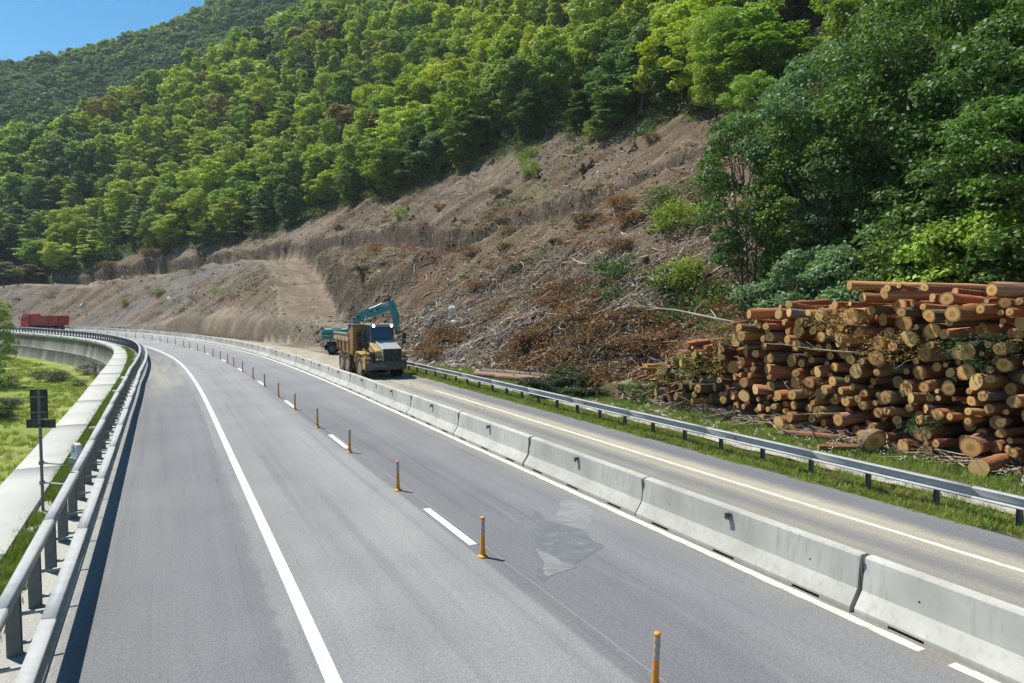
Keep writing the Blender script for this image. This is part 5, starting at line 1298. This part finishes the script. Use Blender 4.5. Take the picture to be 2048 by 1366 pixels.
# sticks
def stick_mesh(v):
    r_=np.random.default_rng(v);m=MB();p=[(0,0,0),(.33,*r_.normal(0,.04,2)),(.66,*r_.normal(0,.06,2)),(1,*r_.normal(0,.07,2))];m.tube(p,[.018,.016,.012,.005],4)
    if v%2:m.tube([p[1],(.55,.14*(1 if v%4<2 else -1),.08)],[.011,.003],3);m.tube([p[2],(.85,-.13,.1)],[.009,.003],3)
    return m.mesh('stick',M['wood_i'])
SK=[stick_mesh(i) for i in range(8)]
def sticks(name,n,s0,s1,t0,t1,dens,seed,lo,hi,lab,lift=.12,thick=1):
    s,t,P_,g_,r_=on_hill(n,s0,s1,t0,t1,dens,seed);m=len(s);L=lo+(hi-lo)*r_.random(m)**2.5
    a=r_.normal(0,1.1,m)+np.where(r_.random(m)<.5,0,3.14)  # mostly down the slope
    th=np.interp(s,RS,RTH);yaw=th+a;slope=np.arctan(g_*np.cos(a))
    P_[:,2]+=.03+lift*r_.random(m)
    b=r_.uniform(.12,.42,m);w=r_.random(m)<.25;ti=np.stack([b*1.05+.12*w,b*.86+.05*w,b*.68],1)
    tk=L*(.8+.8*r_.random(m))*thick
    return scatter(name,P_,np.stack([r_.uniform(0,6.28,m)*0,-slope+r_.normal(0,.15,m),yaw],1),np.stack([L,tk,tk],1),r_.integers(0,8,m),ti,SK,lab,'sticks')
sticks('slash',24000,40,100,9.5,26,lambda s,t:ss(-.5,1,t-toe_of(s))*ss(13,6,t-toe_of(s)+2*(fbm(s*.2,t*.2,82,2)-.5)*8)*(.35+.65*(fbm(s*.3,t*.3,83,3)>.45)),4,.5,2.8,'tangle of broken sticks and slash at the foot of the slope',.5)
sticks('slope_sticks',9000,44,150,14,56,lambda s,t:bare(s,t)*.9*(fbm(s*.12,t*.15,84,3)>.5),5,.5,3.4,'broken sticks lying on the cleared slope',.15)
sticks('spoil_sticks',1500,110,240,9,44,lambda s,t:bare(s,t)*(fbm(s*.12,t*.15,85,3)>.54),6,.6,3.5,'sticks and roots in the spoil heap',.2)
sticks('pile_sticks',1500,25,45,11.2,13.5,None,7,.4,1.8,'bark strips and sticks at the foot of the log pile',.35)
# dry leaf litter clumps
def tuft_mesh(v,n,ls,R_,up,mat):
    r_=np.random.default_rng(v);Cc=r_.normal(0,1,(n,3))*np.array([R_,R_,R_*.45]);Cc[:,2]=np.abs(Cc[:,2]);N=r_.standard_normal((n,3))+np.array([0,0,up])
    return leafmesh('leaf_clump',Cc,N,ls,[M[mat]],r_)
LT=[tuft_mesh(700+i,150,.075,.42,.5,'leaf_i') for i in range(4)]
def clumps(name,n,s0,s1,t0,t1,dens,seed,lo,hi,cols,lab,cat,flat=.8):
    s,t,P_,g_,r_=on_hill(n,s0,s1,t0,t1,dens,seed);m=len(s);k=r_.uniform(lo,hi,m)
    c=np.array(cols)[r_.integers(0,len(cols),m)]*r_.uniform(.75,1.25,(m,1))
    return scatter(name,P_,np.stack([0*k,0*k,r_.uniform(0,6.28,m)],1),np.stack([k,k,k*flat],1),r_.integers(0,4,m),c,LT,lab,cat)
rust=[(.24,.1,.045),(.17,.085,.045),(.26,.14,.075),(.14,.095,.06),(.11,.075,.05),(.2,.13,.08)]
clumps('dry_brush',3400,40,82,11.5,23,lambda s,t:ss(-.5,1,t-toe_of(s))*ss(12,6,t-toe_of(s))*(fbm(s*.22,t*.25,86,3)>.49),8,.5,1.6,rust,'rust coloured dry brushwood along the slope foot','brushwood')
clumps('slope_brush',1500,60,150,17,44,lambda s,t:bare(s,t)*(fbm(s*.1,t*.14,87,3)>.56),9,.5,1.7,rust+[(.1,.12,.05)],'withered brown brush in patches on the cleared slope','brushwood',.5)
clumps('spoil_brush',420,110,240,9,40,lambda s,t:(fbm(s*.08,t*.12,88,3)>.55)*bare(s,t),10,.8,2.4,rust[2:]+[(.16,.19,.06)],'withered weeds on the spoil heap','brushwood',.5)
clumps('slope_weeds',420,46,150,15,54,lambda s,t:bare(s,t)*(fbm(s*.14,t*.14,89,3)>.52),11,.35,1.1,[(.2,.27,.04),(.16,.2,.05)],'green weeds sprouting on the cleared slope','weeds',.7)
clumps('undergrowth',5200,40,235,20,75,lambda s,t:ss(-3,1,t-edge_t(s))*ss(22,10,t-edge_t(s)),12,.8,2.6,[(.1,.15,.03),(.06,.1,.03),(.14,.18,.04),(.12,.1,.05)],'low green undergrowth along the forest edge','undergrowth',1.1)
clumps('undergrowth_right',1500,-10,62,18.5,50,lambda s,t:ss(18,20,t)*.9*(((fbm(s*.1,t*.1,90,3)>.42)&(s<50))|(t<23)),13,.8,2.2,[(.07,.13,.04),(.05,.1,.03),(.12,.17,.05)],'low green undergrowth below the right hand trees','undergrowth',1.2)
# grass
def blade_tuft(v,n,h,w,mat,spread=.1,flower=0):
    r_=np.random.default_rng(v);Vv=[];F=[]
    for k in range(n):
        a=r_.uniform(0,6.28);c=r_.normal(0,spread,2);hh=h*r_.uniform(.5,1.2);l=r_.normal(0,.35,2)*hh;dx,dy=math.cos(a)*w,math.sin(a)*w;i=len(Vv)
        Vv+=[(c[0]-dx,c[1]-dy,0),(c[0]+dx,c[1]+dy,0),(c[0]+l[0]*.4+dx*.7,c[1]+l[1]*.4+dy*.7,hh*.6),(c[0]+l[0]*.4-dx*.7,c[1]+l[1]*.4-dy*.7,hh*.6),(c[0]+l[0]+dx*.1,c[1]+l[1]+dy*.1,hh),(c[0]+l[0]-dx*.1,c[1]+l[1]-dy*.1,hh)]
        F+=[[i,i+1,i+2,i+3],[i+3,i+2,i+4,i+5]]
    return npmesh('tuft',Vv,F,[M[mat]])
M['grass_i']=objcol('grass_blades',.6,.3,2,trans=.3,spec=.3,src='inst',bump=0)
GT=[blade_tuft(800+i,26,.22,.010,'grass_i') for i in range(4)]
def grass(name,P_,r_,lo,hi,cols,lab,cat='grass',protos=GT):
    m=len(P_);k=r_.uniform(lo,hi,m)*.85;c=np.array(cols)[r_.integers(0,len(cols),m)]*r_.uniform(.75,1.25,(m,1))
    return scatter(name,P_,np.stack([0*k,0*k,r_.uniform(0,6.28,m)],1),k,r_.integers(0,len(protos),m),c,protos,lab,cat)
gc=[(.25,.33,.055),(.2,.28,.045),(.34,.36,.1),(.17,.22,.05),(.36,.32,.14)]
s,t,P_,g_,r_=on_hill(15000,12,68,6.05,11.2,lambda s,t:np.where((t>7.6)&(t<8.3),.12,np.where(t<6.2,.35,1.0))*ss(70,62,s),20)
grass('verge_grass',P_,r_,.5,1.15,gc,'green grass on the verge along the right guardrail')
s,t,P_,g_,r_=on_hill(3200,20,62,5.9,6.7,lambda s,t:(fbm(s*.8,t*2,21,3)>.45)*1.,21)
grass('verge_moss_grass',P_,r_,.3,.6,[(.34,.37,.07),(.27,.34,.05),(.36,.35,.1)],'short yellowish grass fringe at the right asphalt edge')
s,t,P_,g_,r_=on_hill(5200,12,46,9.8,16,lambda s,t:(fbm(s*.5,t*.5,23,3)>.38)*1.,24)
grass('yard_grass',P_,r_,.7,1.5,gc[:2]+[(.08,.15,.03)],'grass and weeds in front of the log pile')
fl=MB()
for k in range(7):
    a=R.uniform(0,6.28);r=R.uniform(0,.18);x,y,z=r*math.cos(a),r*math.sin(a),R.uniform(.12,.3);fl.lathe([(.018,z),(.012,z+.008),(.002,z+.01)],6,'z',(x,y,0));
flm=fl.mesh('flowers',simple('white_petals',(.75,.76,.72),.6,var=.05))
s,t,P_,g_,r_=on_hill(260,12,42,8.6,12.2,lambda s,t:(fbm(s*.4,t*.5,25,3)>.46)*1.,26)
grass('white_flowers',P_,r_,.8,1.4,[(1,1,1)],'tiny white wildflowers in the grass before the log pile','flowers',[flm])
r_=np.random.default_rng(30);n=7000;s=r_.uniform(-4,108,n);a_=np.array([float(slabR(q)) for q in s]);t=a_+.02+np.abs(r_.normal(0,.22,n));k=(fbm(s*.35,t,31,3)>.4)&(t<railL(s)-.12);s,t=s[k],t[k]
P_=W(s,t,.0);grass('walkway_weeds',P_,r_,.35,1.0,[(.18,.25,.045),(.24,.27,.07),(.12,.18,.035)],'weeds growing between the walkway slabs and the left guardrail','weeds')
r_=np.random.default_rng(32);n=42000;y=r_.uniform(8,125,n)**1.0;x=-r_.uniform(12,105,n)
sx_=[];S_i=np.interp(y,RY[60:],RS[60:])
wl_=W(S_i,slabL(S_i)-.8);k=(x<wl_[:,0]-.45*0)&(fbm(x*.12,y*.12,33,3)>.36);x,y=x[k],y[k]
# keep only what lies on the meadow side of the wall
keep=[]
for i in range(len(x)):
    d=(RX-x[i])**2+(RY-y[i])**2;j=int(d.argmin());tt__=math.cos(RTH[j])*(x[i]-RX[j])+math.sin(RTH[j])*(y[i]-RY[j]);keep.append(tt__<-14.0)
x,y=x[np.array(keep)],y[np.array(keep)]
P_=np.stack([x,y,meadow(x,y)],1);grass('meadow_grass',P_,r_,.6,1.9,[(.25,.31,.06),(.22,.28,.055),(.33,.34,.11)],'green meadow grass below the retaining wall')
cr_t=sum(len(m.polygons) for m in bpy.data.meshes);print('mesh faces',cr_t)
